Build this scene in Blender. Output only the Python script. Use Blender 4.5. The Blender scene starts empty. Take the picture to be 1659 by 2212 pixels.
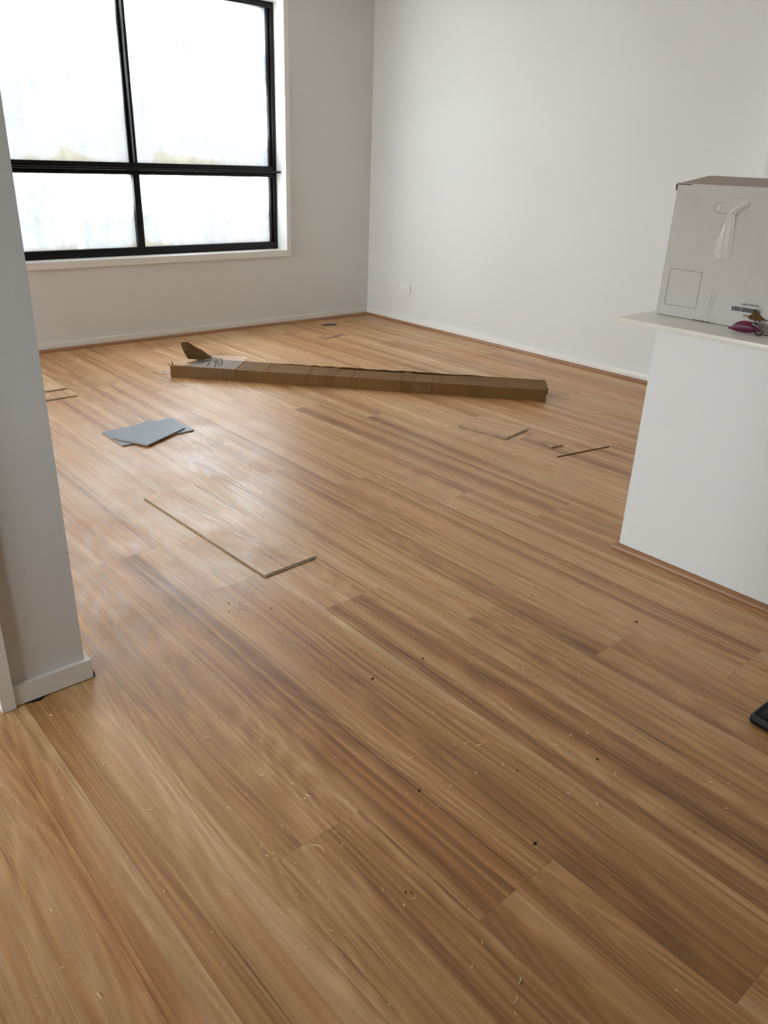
import bpy, bmesh, math, random
from mathutils import Matrix, Vector
random.seed(7)
SC = bpy.context.scene
COL = SC.collection

# ------------------------------------------------------------------ camera
CAM_H = 1.34
F_PX = 1692.5
RIGHT = (0.755879, -0.653800, 0.034524)
DOWN = (-0.245006, -0.331372, -0.911134)
FWD = (0.607140, 0.680248, -0.410662)
cd = bpy.data.cameras.new('camera')
cam = bpy.data.objects.new('camera', cd)
COL.objects.link(cam)
cd.sensor_fit = 'VERTICAL'
cd.sensor_height = 36.0
cd.sensor_width = 27.0
cd.lens = F_PX / 2212 * 36.0
cd.clip_start = 0.02
m = Matrix.Identity(4)
for i in range(3):
    m[i][0] = RIGHT[i]; m[i][1] = -DOWN[i]; m[i][2] = -FWD[i]
m[2][3] = CAM_H
cam.matrix_world = m
SC.camera = cam

# ------------------------------------------------------------------ sky and exposure
w = bpy.data.worlds.new('overcast_sky')
SC.world = w
w.use_nodes = True
bg = w.node_tree.nodes['Background']
bg.inputs[0].default_value = (0.90, 0.965, 1.02, 1)
bg.inputs[1].default_value = 22.0
vs = SC.view_settings
vs.view_transform = 'Standard'
vs.look = 'None'
vs.gamma = 1.0
vs.use_curve_mapping = False
vs.exposure = 0.0
SC.cycles.use_denoising = True
SC.cycles.max_bounces = 9
SC.cycles.diffuse_bounces = 6
SC.cycles.transparent_max_bounces = 12
SC.cycles.sample_clamp_indirect = 8.0


def portal(name, loc, rot, sx, sy):
    """sky portal: guides sampling of the daylight through an opening, emits nothing itself"""
    l = bpy.data.lights.new(name, 'AREA')
    l.shape = 'RECTANGLE'
    l.size = sx; l.size_y = sy
    l.cycles.is_portal = True
    o = bpy.data.objects.new(name, l)
    o.location = loc; o.rotation_euler = rot
    COL.objects.link(o)
    return o


R90 = math.pi / 2
WX0, WX1, WZ0, WZ1 = 1.43, 3.932, 0.606, 2.40       # back window opening
XH = -1.4                                             # unseen hall wall, brought close so its added window lights the left floor
ADDED_WIN = [(-3.6, 4.0, 5.5, 0.2, 2.25), (XH, 0.75, 1.66, 0.65, 1.75)]   # unseen side windows, added to balance the light (x, y0,y1,z0,z1)
NY0, NY1, NX1 = 1.866, 1.976, 0.584                # nib wall beside the doorway
XL, XR, YB, YF, ZC = -3.6, 4.836, 5.765, -2.6, 2.62
portal('sky_portal_back', ((WX0 + WX1) / 2, YB + 0.21, (WZ0 + WZ1) / 2), (-R90, 0, 0), WX1 - WX0, WZ1 - WZ0)
for i, (xx, a, b, c, d) in enumerate(ADDED_WIN):
    portal('sky_portal_added', (xx - 0.16, (a + b) / 2, (c + d) / 2), (0, -R90, 0), d - c, b - a)


# ------------------------------------------------------------------ helpers
def link(o, parent=None):
    COL.objects.link(o)
    if parent is not None:
        o.parent = parent
    return o


def mesh(name, verts, faces, mat, parent=None, smooth=False, loc=None):
    me = bpy.data.meshes.new(name)
    me.from_pydata([tuple(v) for v in verts], [], faces)
    bm = bmesh.new(); bm.from_mesh(me)
    bmesh.ops.recalc_face_normals(bm, faces=bm.faces[:])
    bm.to_mesh(me); bm.free()
    if mat is not None:
        me.materials.append(mat)
    if smooth:
        for p in me.polygons: p.use_smooth = True
    o = bpy.data.objects.new(name, me)
    link(o, parent)
    if loc is not None: o.location = loc
    return o


def raw(name, verts, faces, mat, parent=None, smooth=False):
    """open sheets: keep the winding"""
    me = bpy.data.meshes.new(name)
    me.from_pydata([tuple(v) for v in verts], [], faces)
    if mat is not None: me.materials.append(mat)
    if smooth:
        for p in me.polygons: p.use_smooth = True
    return link(bpy.data.objects.new(name, me), parent)


def boxgeo(b, V, Fc):
    x0, y0, z0, x1, y1, z1 = b
    n = len(V)
    V += [(x0, y0, z0), (x1, y0, z0), (x1, y1, z0), (x0, y1, z0), (x0, y0, z1), (x1, y0, z1), (x1, y1, z1), (x0, y1, z1)]
    Fc += [(n, n + 3, n + 2, n + 1), (n + 4, n + 5, n + 6, n + 7), (n, n + 1, n + 5, n + 4), (n + 1, n + 2, n + 6, n + 5),
           (n + 2, n + 3, n + 7, n + 6), (n + 3, n, n + 4, n + 7)]


def box(name, b, mat, parent=None, bevel=0.0, seg=2):
    V, Fc = [], []
    for bb in (b if isinstance(b, list) else [b]): boxgeo(bb, V, Fc)
    o = mesh(name, V, Fc, mat, parent)
    if bevel:
        bm = bmesh.new(); bm.from_mesh(o.data)
        bmesh.ops.bevel(bm, geom=bm.edges[:], offset=bevel, segments=seg, affect='EDGES', profile=0.5)
        bm.to_mesh(o.data); bm.free()
        if seg > 1:
            for p in o.data.polygons: p.use_smooth = True
            try: o.data.set_sharp_from_angle(angle=0.7)
            except Exception: pass
    return o


def prism(name, pts, z0, z1, mat, parent=None, chamfer=0.0):
    n = len(pts)
    V = [(x, y, z0) for x, y in pts]
    if chamfer:
        cx = sum(p[0] for p in pts) / n; cy = sum(p[1] for p in pts) / n
        V += [(x, y, z1 - chamfer) for x, y in pts]
        for x, y in pts:
            d = math.hypot(x - cx, y - cy); k = 1 - chamfer * 1.4 / d
            V.append((cx + (x - cx) * k, cy + (y - cy) * k, z1))
        rings = 3
    else:
        V += [(x, y, z1) for x, y in pts]; rings = 2
    Fc = [tuple(range(n))[::-1], tuple(range((rings - 1) * n, rings * n))]
    for r in range(rings - 1):
        for i in range(n):
            j = (i + 1) % n
            Fc.append((r * n + i, r * n + j, (r + 1) * n + j, (r + 1) * n + i))
    return mesh(name, V, Fc, mat, parent)


def tubegeo(pts, rad, V, Fc, sides=6, closed=False):
    pts = [Vector(p) for p in pts]
    n = len(pts)
    rr = rad if isinstance(rad, (list, tuple)) else [rad] * n
    base = len(V)
    up = Vector((0.13, 0.31, 0.94)).normalized()
    for i, p in enumerate(pts):
        a = pts[(i - 1) % n] if (closed or i > 0) else p
        b = pts[(i + 1) % n] if (closed or i < n - 1) else p
        t = (b - a).normalized()
        s = t.cross(up)
        if s.length < 1e-4: s = t.cross(Vector((1, 0, 0)))
        s.normalize(); q = s.cross(t)
        for k in range(sides):
            an = 2 * math.pi * k / sides
            V.append(tuple(p + (s * math.cos(an) + q * math.sin(an)) * rr[i]))
    for i in range(n if closed else n - 1):
        j = (i + 1) % n
        for k in range(sides):
            l = (k + 1) % sides
            Fc.append((base + i * sides + k, base + j * sides + k, base + j * sides + l, base + i * sides + l))
    if not closed:
        Fc.append(tuple(base + k for k in range(sides))[::-1])
        Fc.append(tuple(base + (n - 1) * sides + k for k in range(sides)))


def tube(name, pts, rad, mat, parent=None, sides=6, closed=False):
    V, Fc = [], []
    tubegeo(pts, rad, V, Fc, sides, closed)
    return mesh(name, V, Fc, mat, parent, smooth=True)


def struct(o):
    o['kind'] = 'structure'
    return o


def tag(o, label, cat, group=None, kind=None):
    o['label'] = label; o['category'] = cat
    if group: o['group'] = group
    if kind: o['kind'] = kind
    return o


def empty(name, loc, rz=0.0):
    o = bpy.data.objects.new(name, None)
    o.empty_display_size = 0.05
    o.location = loc; o.rotation_euler = (0, 0, rz)
    return link(o)


# ------------------------------------------------------------------ materials
class NT:
    def __init__(s, name):
        s.m = bpy.data.materials.new(name); s.m.use_nodes = True
        s.t = s.m.node_tree
        s.b = s.t.nodes['Principled BSDF']
        s.out = s.t.nodes['Material Output']

    def n(s, typ, ins=None, **kw):
        nd = s.t.nodes.new(typ)
        for k, v in kw.items(): setattr(nd, k, v)
        for k, v in (ins or {}).items(): s.set(nd.inputs[k], v)
        return nd

    def set(s, sock, v):
        if isinstance(v, bpy.types.NodeSocket): s.t.links.new(v, sock)
        elif isinstance(v, bpy.types.Node): s.t.links.new(v.outputs[0], sock)
        else: sock.default_value = v

    def math(s, op, a, b=0.0, c=None, clamp=False):
        nd = s.n('ShaderNodeMath', {0: a, 1: b}, operation=op, use_clamp=clamp)
        if c is not None: s.set(nd.inputs[2], c)
        return nd.outputs[0]

    def rng(s, v, a, b, c, d, smooth=False):
        nd = s.n('ShaderNodeMapRange', {'Value': v, 'From Min': a, 'From Max': b, 'To Min': c, 'To Max': d})
        if smooth: nd.interpolation_type = 'SMOOTHSTEP'
        return nd.outputs['Result']

    def noise(s, vec, scale=1.0, detail=2.0, rough=0.5, dist=0.0):
        nd = s.n('ShaderNodeTexNoise', {'Vector': vec, 'Scale': scale, 'Detail': detail, 'Roughness': rough, 'Distortion': dist})
        return nd.outputs['Fac']

    def xyz(s, x, y, z):
        return s.n('ShaderNodeCombineXYZ', {0: x, 1: y, 2: z}).outputs[0]

    def mix(s, f, a, b, blend='MIX'):
        nd = s.n('ShaderNodeMix', data_type='RGBA', blend_type=blend)
        s.set(nd.inputs[0], f); s.set(nd.inputs[6], a); s.set(nd.inputs[7], b)
        return nd.outputs[2]

    def bump(s, h, strength, dist):
        nd = s.n('ShaderNodeBump', {'Height': h, 'Strength': strength, 'Distance': dist})
        s.t.links.new(nd.outputs[0], s.b.inputs['Normal'])

    def p(s, **kw):
        for k, v in kw.items(): s.set(s.b.inputs[k.replace('_', ' ')], v)
        return s.m


def lin(r, g, b):
    f = lambda c: (c / 255 / 12.92) if c / 255 <= 0.04045 else ((c / 255 + 0.055) / 1.055) ** 2.4
    return (f(r), f(g), f(b), 1)


def plain(name, rgb, rough=0.5, spec=0.5, metallic=0.0, vary=0.04, scale=30.0, bump=0.0):
    t = NT(name)
    co = t.n('ShaderNodeTexCoord').outputs['Object']
    n = t.noise(co, scale, 3.0)
    c = lin(*rgb)
    lo = tuple(max(0, x * (1 - vary)) for x in c[:3]) + (1,)
    hi = tuple(min(1, x * (1 + vary)) for x in c[:3]) + (1,)
    t.p(Base_Color=t.mix(n, lo, hi), Roughness=rough, Metallic=metallic)
    t.b.inputs['Specular IOR Level'].default_value = spec
    if bump: t.bump(t.noise(co, scale * 12, 2.0), bump, 0.001)
    return t.m


def paint(name, rgb):
    t = NT(name)
    co = t.n('ShaderNodeTexCoord').outputs['Object']
    c = lin(*rgb)
    n = t.noise(co, 1.6, 3.0)
    lo = tuple(x * 0.985 for x in c[:3]) + (1,)
    t.p(Base_Color=t.mix(n, lo, c), Roughness=0.62)
    t.b.inputs['Specular IOR Level'].default_value = 0.3
    t.bump(t.noise(co, 420.0, 2.0), 0.10, 0.0006)      # roller texture
    return t.m


M_WALL = paint('wall_paint', (224, 225, 224))
M_CEIL = paint('ceiling_paint', (238, 237, 234))
M_REAR = paint('rear_bounce_grey', (128, 126, 122))  # unseen rear wall, greyed to cut the light it bounces
M_TRIM = plain('white_gloss_trim', (236, 235, 231), 0.32, vary=0.01, scale=4)
M_BLACK = plain('black_aluminium', (8, 9, 11), 0.42, spec=0.3, vary=0.1, scale=60)


def wood_material(name, trim=False):
    t = NT(name)
    co = t.n('ShaderNodeTexCoord').outputs['Object']
    sp = t.n('ShaderNodeSeparateXYZ', {0: co})
    x, y = sp.outputs[0], sp.outputs[1]
    oi = t.n('ShaderNodeObjectInfo')
    oc = t.n('ShaderNodeSeparateColor', {0: oi.outputs['Color']})
    tone, hue, seed = oc.outputs[0], oc.outputs[1], oc.outputs[2]
    sz = t.math('MULTIPLY', seed, 83.0)
    # slow wander of the grain
    wv = t.noise(t.xyz(t.math('MULTIPLY', x, 5.0), t.math('MULTIPLY', y, 0.7), sz), 1.0, 2.0, 0.5)
    xw = t.math('ADD', x, t.math('MULTIPLY', t.math('SUBTRACT', wv, 0.5), 0.05))
    # broad bands running the length of a board
    b1 = t.noise(t.xyz(t.math('MULTIPLY', xw, 12.0), t.math('MULTIPLY', y, 0.20), sz), 1.0, 2.0, 0.55)
    b2 = t.noise(t.xyz(t.math('MULTIPLY', xw, 70.0), t.math('MULTIPLY', y, 0.30), t.math('ADD', sz, 11.0)), 1.0, 2.0, 0.55)
    b3 = t.noise(t.xyz(t.math('MULTIPLY', xw, 210.0), t.math('MULTIPLY', y, 0.6), t.math('ADD', sz, 23.0)), 1.0, 2.0, 0.6)
    fine = t.noise(t.xyz(t.math('MULTIPLY', x, 620.0), t.math('MULTIPLY', y, 14.0), sz), 1.0, 2.0, 0.6)
    # cathedral growth rings: level lines of a long soft field
    fld = t.noise(t.xyz(t.math('MULTIPLY', x, 7.0), t.math('MULTIPLY', y, 0.75), t.math('ADD', sz, 5.0)), 1.0, 1.0, 0.4)
    ring = t.math('SINE', t.math('ADD', t.math('MULTIPLY', fld, 105.0), t.math('MULTIPLY', b2, 5.0)))
    ring01 = t.math('MULTIPLY_ADD', ring, 0.5, 0.5)
    v = t.math('ADD', t.math('MULTIPLY', t.rng(b1, 0.33, 0.67, 0, 1), 0.50), t.math('MULTIPLY', t.rng(b2, 0.28, 0.72, 0, 1), 0.30))
    v = t.math('ADD', v, t.math('MULTIPLY', t.rng(b3, 0.28, 0.72, 0, 1), 0.26))
    v = t.math('ADD', v, t.math('MULTIPLY', ring01, 0.055))
    v = t.math('ADD', v, t.math('MULTIPLY', t.math('SUBTRACT', tone, 0.5), 0.62))
    ramp = t.n('ShaderNodeValToRGB', {0: v})
    cr = ramp.color_ramp
    cr.elements[0].position = 0.05; cr.elements[0].color = lin(114, 70, 34)
    cr.elements[1].position = 1.0; cr.elements[1].color = lin(226, 190, 146)
    for ps, c in ((0.28, (154, 107, 62)), (0.47, (184, 137, 85)), (0.66, (205, 160, 108)), (0.84, (210, 171, 126))):
        e = cr.elements.new(ps); e.color = lin(*c)
    col = ramp.outputs[0]
    # reddish and olive drift
    hd = t.noise(t.xyz(t.math('MULTIPLY', xw, 20.0), t.math('MULTIPLY', y, 0.8), t.math('ADD', sz, 41.0)), 1.0, 2.0, 0.5)
    hv = t.math('ADD', hd, t.math('MULTIPLY', t.math('SUBTRACT', hue, 0.5), 0.5))
    red = t.rng(hv, 0.52, 0.75, 0.0, 0.30, True)
    col = t.mix(red, col, (1.08, 0.80, 0.66, 1), 'MULTIPLY')
    olv = t.rng(hv, 0.48, 0.25, 0.0, 0.6, True)
    col = t.mix(olv, col, (0.90, 0.97, 0.92, 1), 'MULTIPLY')
    # ring and pore shading of the print
    col = t.mix(0.5, col, t.mix(t.math('POWER', ring01, 2.0), (0.80, 0.76, 0.72, 1), (1.06, 1.06, 1.06, 1)), 'MULTIPLY')
    col = t.mix(0.6, col, t.mix(t.rng(fine, 0.35, 0.6, 0, 1), (0.86, 0.84, 0.82, 1), (1.06, 1.06, 1.06, 1)), 'MULTIPLY')
    # dark gum lines
    gl = t.math('ABSOLUTE', t.math('SUBTRACT', b2, 0.5))
    gm = t.noise(t.xyz(t.math('MULTIPLY', x, 16.0), t.math('MULTIPLY', y, 2.2), t.math('ADD', sz, 67.0)), 1.0, 1.0, 0.5)
    gum = t.math('MULTIPLY', t.rng(gl, 0.004, 0.016, 1, 0), t.rng(gm, 0.60, 0.70, 0, 0.75))
    col = t.mix(gum, col, lin(58, 34, 20))
    # embossed squiggle of the wear layer
    sf = t.noise(t.xyz(t.math('MULTIPLY', x, 24.0), t.math('MULTIPLY', y, 4.5), t.math('ADD', sz, 91.0)), 1.0, 2.0, 0.45)
    sg = t.rng(t.noise(t.xyz(t.math('MULTIPLY', x, 9.0), t.math('MULTIPLY', y, 1.4), t.math('ADD', sz, 97.0)), 1.0, 1.0), 0.42, 0.60, 0.0, 1.0, True)
    sq = t.math('MULTIPLY', t.math('MULTIPLY_ADD', t.math('SINE', t.math('MULTIPLY', sf, 95.0)), 0.5, 0.5), sg)
    col = t.mix(t.math('MULTIPLY', sq, 0.55), col, (0.87, 0.84, 0.82, 1), 'MULTIPLY')
    t.p(Base_Color=col)
    # dusty scuffs dull the satin finish (world position: they belong to the floor)
    gp = t.n('ShaderNodeNewGeometry').outputs['Position']
    sm = t.noise(gp, 2.6, 3.0, 0.6)
    rough = t.math('ADD', t.rng(sm, 0.42, 0.72, 0.36, 0.52), t.math('MULTIPLY', t.math('SUBTRACT', ring01, 0.5), 0.08))
    t.p(Roughness=rough)
    t.b.inputs['Specular IOR Level'].default_value = 0.8
    if not trim:
        h = t.math('ADD', t.math('MULTIPLY', sq, 1.0), t.math('MULTIPLY', fine, 0.6))
        t.bump(h, 0.12, 0.0005)
    return t.m


M_WOOD = wood_material('printed_timber_plank')


def quad_material():
    t = NT('stained_timber_quad')
    co = t.n('ShaderNodeTexCoord').outputs['Object']
    sp = t.n('ShaderNodeSeparateXYZ', {0: co})
    n = t.noise(t.xyz(t.math('MULTIPLY', sp.outputs[0], 260.0), t.math('MULTIPLY', sp.outputs[1], 2.2), t.math('MULTIPLY', sp.outputs[2], 260.0)), 1.0, 3.0)
    t.p(Base_Color=t.mix(n, lin(126, 86, 56), lin(176, 130, 92)), Roughness=0.38)
    return t.m


M_QUAD = quad_material()
M_CORE = plain('pale_stone_plastic_core', (186, 182, 172), 0.6, vary=0.06, scale=90)
M_PAD = plain('blue_grey_foam_underlay', (104, 116, 128), 0.42, vary=0.13, scale=9)
M_EDGE = plain('dark_wear_edge', (38, 33, 29), 0.5, vary=0.2, scale=60)


def card_material(name, rgb, dark):
    t = NT(name)
    co = t.n('ShaderNodeTexCoord').outputs['Object']
    sp = t.n('ShaderNodeSeparateXYZ', {0: co})
    flute = t.math('SINE', t.math('MULTIPLY', sp.outputs[0], 2 * math.pi / 0.006))
    n = t.noise(co, 14.0, 4.0, 0.6)
    fib = t.noise(t.xyz(t.math('MULTIPLY', sp.outputs[0], 30.0), t.math('MULTIPLY', sp.outputs[1], 200.0), t.math('MULTIPLY', sp.outputs[2], 200.0)), 1.0, 2.0)
    f = t.math('ADD', t.math('MULTIPLY', n, 0.7), t.math('MULTIPLY', fib, 0.3))
    t.p(Base_Color=t.mix(f, lin(*dark), lin(*rgb)), Roughness=0.75)
    t.b.inputs['Specular IOR Level'].default_value = 0.2
    t.bump(flute, 0.10, 0.0006)
    return t.m


M_CARD = card_material('brown_corrugated_card', (130, 99, 60), (106, 77, 42))
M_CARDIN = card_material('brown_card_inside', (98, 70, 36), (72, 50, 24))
M_WCARD = plain('white_lined_card', (188, 184, 177), 0.7, spec=0.2, vary=0.05, scale=22, bump=0.05)
M_GCARD = plain('grey_card_flap', (194, 184, 176), 0.75, spec=0.2, vary=0.05, scale=25)
M_TORN = plain('torn_brown_card', (96, 68, 36), 0.85, spec=0.1, vary=0.3, scale=160)
M_INK = plain('black_ink', (22, 20, 22), 0.6, spec=0.2)
M_FINEINK = plain('faint_print_line', (84, 82, 78), 0.7, spec=0.2)
M_BTAPE = plain('brown_packing_tape', (112, 84, 51), 0.6, spec=0.12, vary=0.1, scale=30)


def film_material(name, tint, alpha, rough=0.15):
    t = NT(name)
    co = t.n('ShaderNodeTexCoord').outputs['Object']
    g = t.n('ShaderNodeBsdfGlossy', {'Color': (1, 1, 1, 1), 'Roughness': rough})
    tr = t.n('ShaderNodeBsdfTransparent', {'Color': (1, 1, 1, 1)})
    d = t.n('ShaderNodeBsdfDiffuse', {'Color': tint})
    a = t.n('ShaderNodeMixShader', {0: alpha, 1: tr.outputs[0], 2: d.outputs[0]})
    fr = t.n('ShaderNodeFresnel', {'IOR': 1.5})
    bp = t.n('ShaderNodeBump', {'Height': t.noise(co, 70.0, 3.0, 0.6, 1.0), 'Strength': 0.5, 'Distance': 0.002})
    t.t.links.new(bp.outputs[0], g.inputs['Normal'])
    mx = t.n('ShaderNodeMixShader', {0: t.math('MULTIPLY', fr.outputs[0], 0.4), 1: a.outputs[0], 2: g.outputs[0]})
    t.t.links.new(mx.outputs[0], t.out.inputs[0])
    return t.m


M_FILM = film_material('clear_packing_film', lin(190, 170, 140), 0.10, 0.3)
M_FILMW = film_material('crumpled_clear_film', lin(220, 217, 208), 0.42)


def window_film():
    """glass under a weathered, crazed protective film"""
    t = NT('crazed_film_on_glass')
    co = t.n('ShaderNodeTexCoord').outputs['Object']
    sp = t.n('ShaderNodeSeparateXYZ', {0: co})
    x, z = sp.outputs[0], sp.outputs[2]
    gp = t.n('ShaderNodeNewGeometry').outputs['Position']
    gs = t.n('ShaderNodeSeparateXYZ', {0: gp})
    X, Z = gs.outputs[0], gs.outputs[2]
    wob = t.noise(gp, 9.0, 3.0)
    v = t.xyz(t.math('ADD', X, t.math('MULTIPLY', wob, 0.03)), 0.0, t.math('MULTIPLY', Z, 1.35))
    crack = t.rng(t.n('ShaderNodeTexVoronoi', {'Vector': v, 'Scale': 30.0}, feature='DISTANCE_TO_EDGE').outputs['Distance'], 0.0, 0.09, 1.0, 0.0)
    crack2 = t.rng(t.n('ShaderNodeTexVoronoi', {'Vector': v, 'Scale': 80.0}, feature='DISTANCE_TO_EDGE').outputs['Distance'], 0.0, 0.12, 1.0, 0.0)
    streak = t.noise(t.xyz(t.math('MULTIPLY', X, 14.0), 0.0, t.math('MULTIPLY', Z, 5.0)), 1.0, 4.0, 0.65)
    # where the film has gone milky: in clouds, along the lower edge of each light and near its sides
    cloud = t.noise(t.xyz(t.math('MULTIPLY', X, 1.9), 3.0, t.math('MULTIPLY', Z, 1.6)), 1.0, 3.0, 0.55)
    low = t.rng(z, 0.30, 0.0, 0.0, 0.22)
    milky = t.rng(t.math('ADD', t.math('ADD', cloud, low), t.math('MULTIPLY', t.math('SUBTRACT', streak, 0.5), 0.25)), 0.44, 0.62, 0.0, 1.0)
    stain = t.rng(t.math('ADD', t.noise(t.xyz(t.math('MULTIPLY', X, 3.0), 7.0, t.math('MULTIPLY', Z, 5.0)), 1.0, 3.0), t.rng(z, 0.10, 0.0, -0.1, 0.14)), 0.56, 0.68, 0.0, 1.0, True)
    c = t.mix(stain, lin(246, 248, 249), lin(238, 228, 208))
    ln = t.math('MULTIPLY', t.math('MAXIMUM', t.math('MULTIPLY', crack, 0.8), t.math('MULTIPLY', crack2, 0.6)), 0.22)
    dense = t.math('MULTIPLY', t.math('SUBTRACT', 1.0, ln), t.rng(streak, 0.35, 0.7, MILK * 1.12, MILK * 0.88))
    f = t.math('POWER', dense, milky)
    spots = t.rng(t.n('ShaderNodeTexVoronoi', {'Vector': t.xyz(X, 0.0, Z), 'Scale': 9.0}, feature='F1').outputs['Distance'], 0.02, 0.035, 0.92, 0.0)
    f = t.math('MULTIPLY', f, t.math('SUBTRACT', 1.0, spots))
    tint = t.n('ShaderNodeVectorMath', {0: c, 1: t.xyz(f, f, f)}, operation='MULTIPLY').outputs[0]
    k = FILM_T
    tt = t.n('ShaderNodeVectorMath', {0: tint, 1: (k, k, k)}, operation='MULTIPLY').outputs[0]
    tr = t.n('ShaderNodeBsdfTransparent', {'Color': tt})
    tl = t.n('ShaderNodeBsdfTranslucent', {'Color': tt})
    gl = t.n('ShaderNodeBsdfGlossy', {'Color': (1, 1, 1, 1), 'Roughness': 0.2})
    a = t.n('ShaderNodeMixShader', {0: t.rng(milky, 0.0, 1.0, 0.2, 1.0), 1: tr.outputs[0], 2: tl.outputs[0]})
    b = t.n('ShaderNodeMixShader', {0: 0.04, 1: a.outputs[0], 2: gl.outputs[0]})
    t.t.links.new(b.outputs[0], t.out.inputs[0])
    return t.m


FILM_T = 0.60      # share of daylight the film lets through
MILK = 0.122       # and what is left of it where the film has gone milky
M_PANE = window_film()


def clear_glass():
    t = NT('clear_glass')
    tr = t.n('ShaderNodeBsdfTransparent', {'Color': (0.90, 0.93, 0.93, 1)})
    gl = t.n('ShaderNodeBsdfGlossy', {'Color': (1, 1, 1, 1), 'Roughness': 0.02})
    b = t.n('ShaderNodeMixShader', {0: 0.05, 1: tr.outputs[0], 2: gl.outputs[0]})
    t.t.links.new(b.outputs[0], t.out.inputs[0])
    return t.m


M_GLASS = clear_glass()


def stone_material():
    t = NT('speckled_quartz')
    co = t.n('ShaderNodeTexCoord').outputs['Object']
    vd = t.n('ShaderNodeTexVoronoi', {'Vector': co, 'Scale': 210.0}, feature='F1')
    rnd = t.n('ShaderNodeSeparateColor', {0: vd.outputs['Color']}).outputs[0]
    sp = t.math('MULTIPLY', t.rng(vd.outputs['Distance'], 0.25, 0.4, 1, 0), t.rng(rnd, 0.75, 0.8, 0, 1))
    n = t.noise(co, 60.0, 3.0)
    c = t.mix(n, lin(208, 205, 194), lin(220, 217, 208))
    t.p(Base_Color=t.mix(t.math('MULTIPLY', sp, 0.5), c, lin(150, 144, 132)), Roughness=0.2)
    return t.m


M_STONE = stone_material()
M_GROUND = plain('outdoor_concrete', (212, 209, 202), 0.9, vary=0.1, scale=3)

# ------------------------------------------------------------------ floor with its planks
S = 1.34
PW = 0.1705 * S
PE0 = 0.1371 * S
PL = 1.362 * S
GAP = 0.0001
JOINT = {-1: .738, 0: 0.50, 1: 0.42, 2: .757, 3: .486, 4: .184, 5: 1.308, 6: 1.063, 7: .780, 8: .551, 9: 1.609, 10: 1.345,
         11: 1.075, 12: 2.150 - 1.362, 13: 1.87 - 1.362, 14: 1.60, 15: 1.33, 16: 1.06, 17: 2.157 - 1.362, 18: 1.88 - 1.362, 19: 1.61, 20: 1.34}
FX1, FY1 = 4.806 + 0.018, 5.735 + 0.018     # planks run to just under the quads
floor = struct(box('floor', (XL - 0.1, YF - 0.1, -0.20, XR + 0.1, YB + 0.1, -0.0062), M_WOOD))
floor.color = (0.5, 0.5, 0.3, 1)
TONES = {(2, 0): (.52, .45), (2, -1): (.47, .32), (3, 0): (.42, .62), (3, -1): (.44, .5), (4, 0): (.54, .5), (4, 1): (.74, .5), (5, -1): (.38, .45), (5, 0): (.76, .5),
         (6, 0): (.70, .5), (6, -1): (.48, .58), (7, 0): (.46, .38), (7, -1): (.52, .6), (8, 0): (.38, .56), (8, -1): (.68, .5), (1, 0): (.64, .55), (1, -1): (.64, .5),
         (0, 0): (.70, .5), (0, -1): (.70, .5), (-1, 0): (.80, .5), (-1, -1): (.8, .5), (3, 1): (.56, .66), (12, 0): (.50, .5), (12, 1): (.72, .45), (9, 0): (.5, .5), (9, 1): (.68, .5), (9, 2): (.5, .5)}     # (column, row) -> tone, hue; leftmost listed columns lifted for missing window light
TONE_SEED = random.Random(11)
plank_cache = {}


def plank_mesh(wd, ln):
    key = (round(wd, 4), round(ln, 4))
    if key in plank_cache: return plank_cache[key]
    a, b, c = wd / 2 - GAP, ln / 2 - GAP, 0.0002
    V, Fc = [], []
    for z, q in ((-0.0062, 0.0), (-c, 0.0), (0.0, c)):
        V += [(-a + q, -b + q, z), (a - q, -b + q, z), (a - q, b - q, z), (-a + q, b - q, z)]
    Fc += [(3, 2, 1, 0), (8, 9, 10, 11)]
    for r in (0, 4):
        for i in range(4):
            j = (i + 1) % 4
            Fc.append((r + i, r + j, r + 4 + j, r + 4 + i))
    me = bpy.data.meshes.new('plank')
    me.from_pydata(V, [], Fc)
    me.materials.append(M_WOOD)
    plank_cache[key] = me
    return me


Y_LO = -0.75
for k in range(-8, 21):
    x0 = PE0 + PW * k
    x1 = min(x0 + PW, FX1)
    if x1 - x0 < 0.02: continue
    j = JOINT.get(k, 1.30 - 0.272 * k - 1.362 * math.floor((1.30 - 0.272 * k) / 1.362)) * S
    n0 = math.floor((Y_LO - j) / PL)
    for n in range(n0, 8):
        ya = j + n * PL; yb = ya + PL
        ya = max(ya, Y_LO); yb = min(yb, FY1)
        if yb - ya < 0.03: continue
        o = bpy.data.objects.new('plank', plank_mesh(x1 - x0, yb - ya))
        o.location = ((x0 + x1) / 2, (ya + yb) / 2, 0)
        tn, hu = TONES.get((k, n), (TONE_SEED.uniform(0.3, 0.72), TONE_SEED.uniform(0.25, 0.75)))
        o.color = (tn, hu, TONE_SEED.random(), 1)
        link(o, floor)

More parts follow.
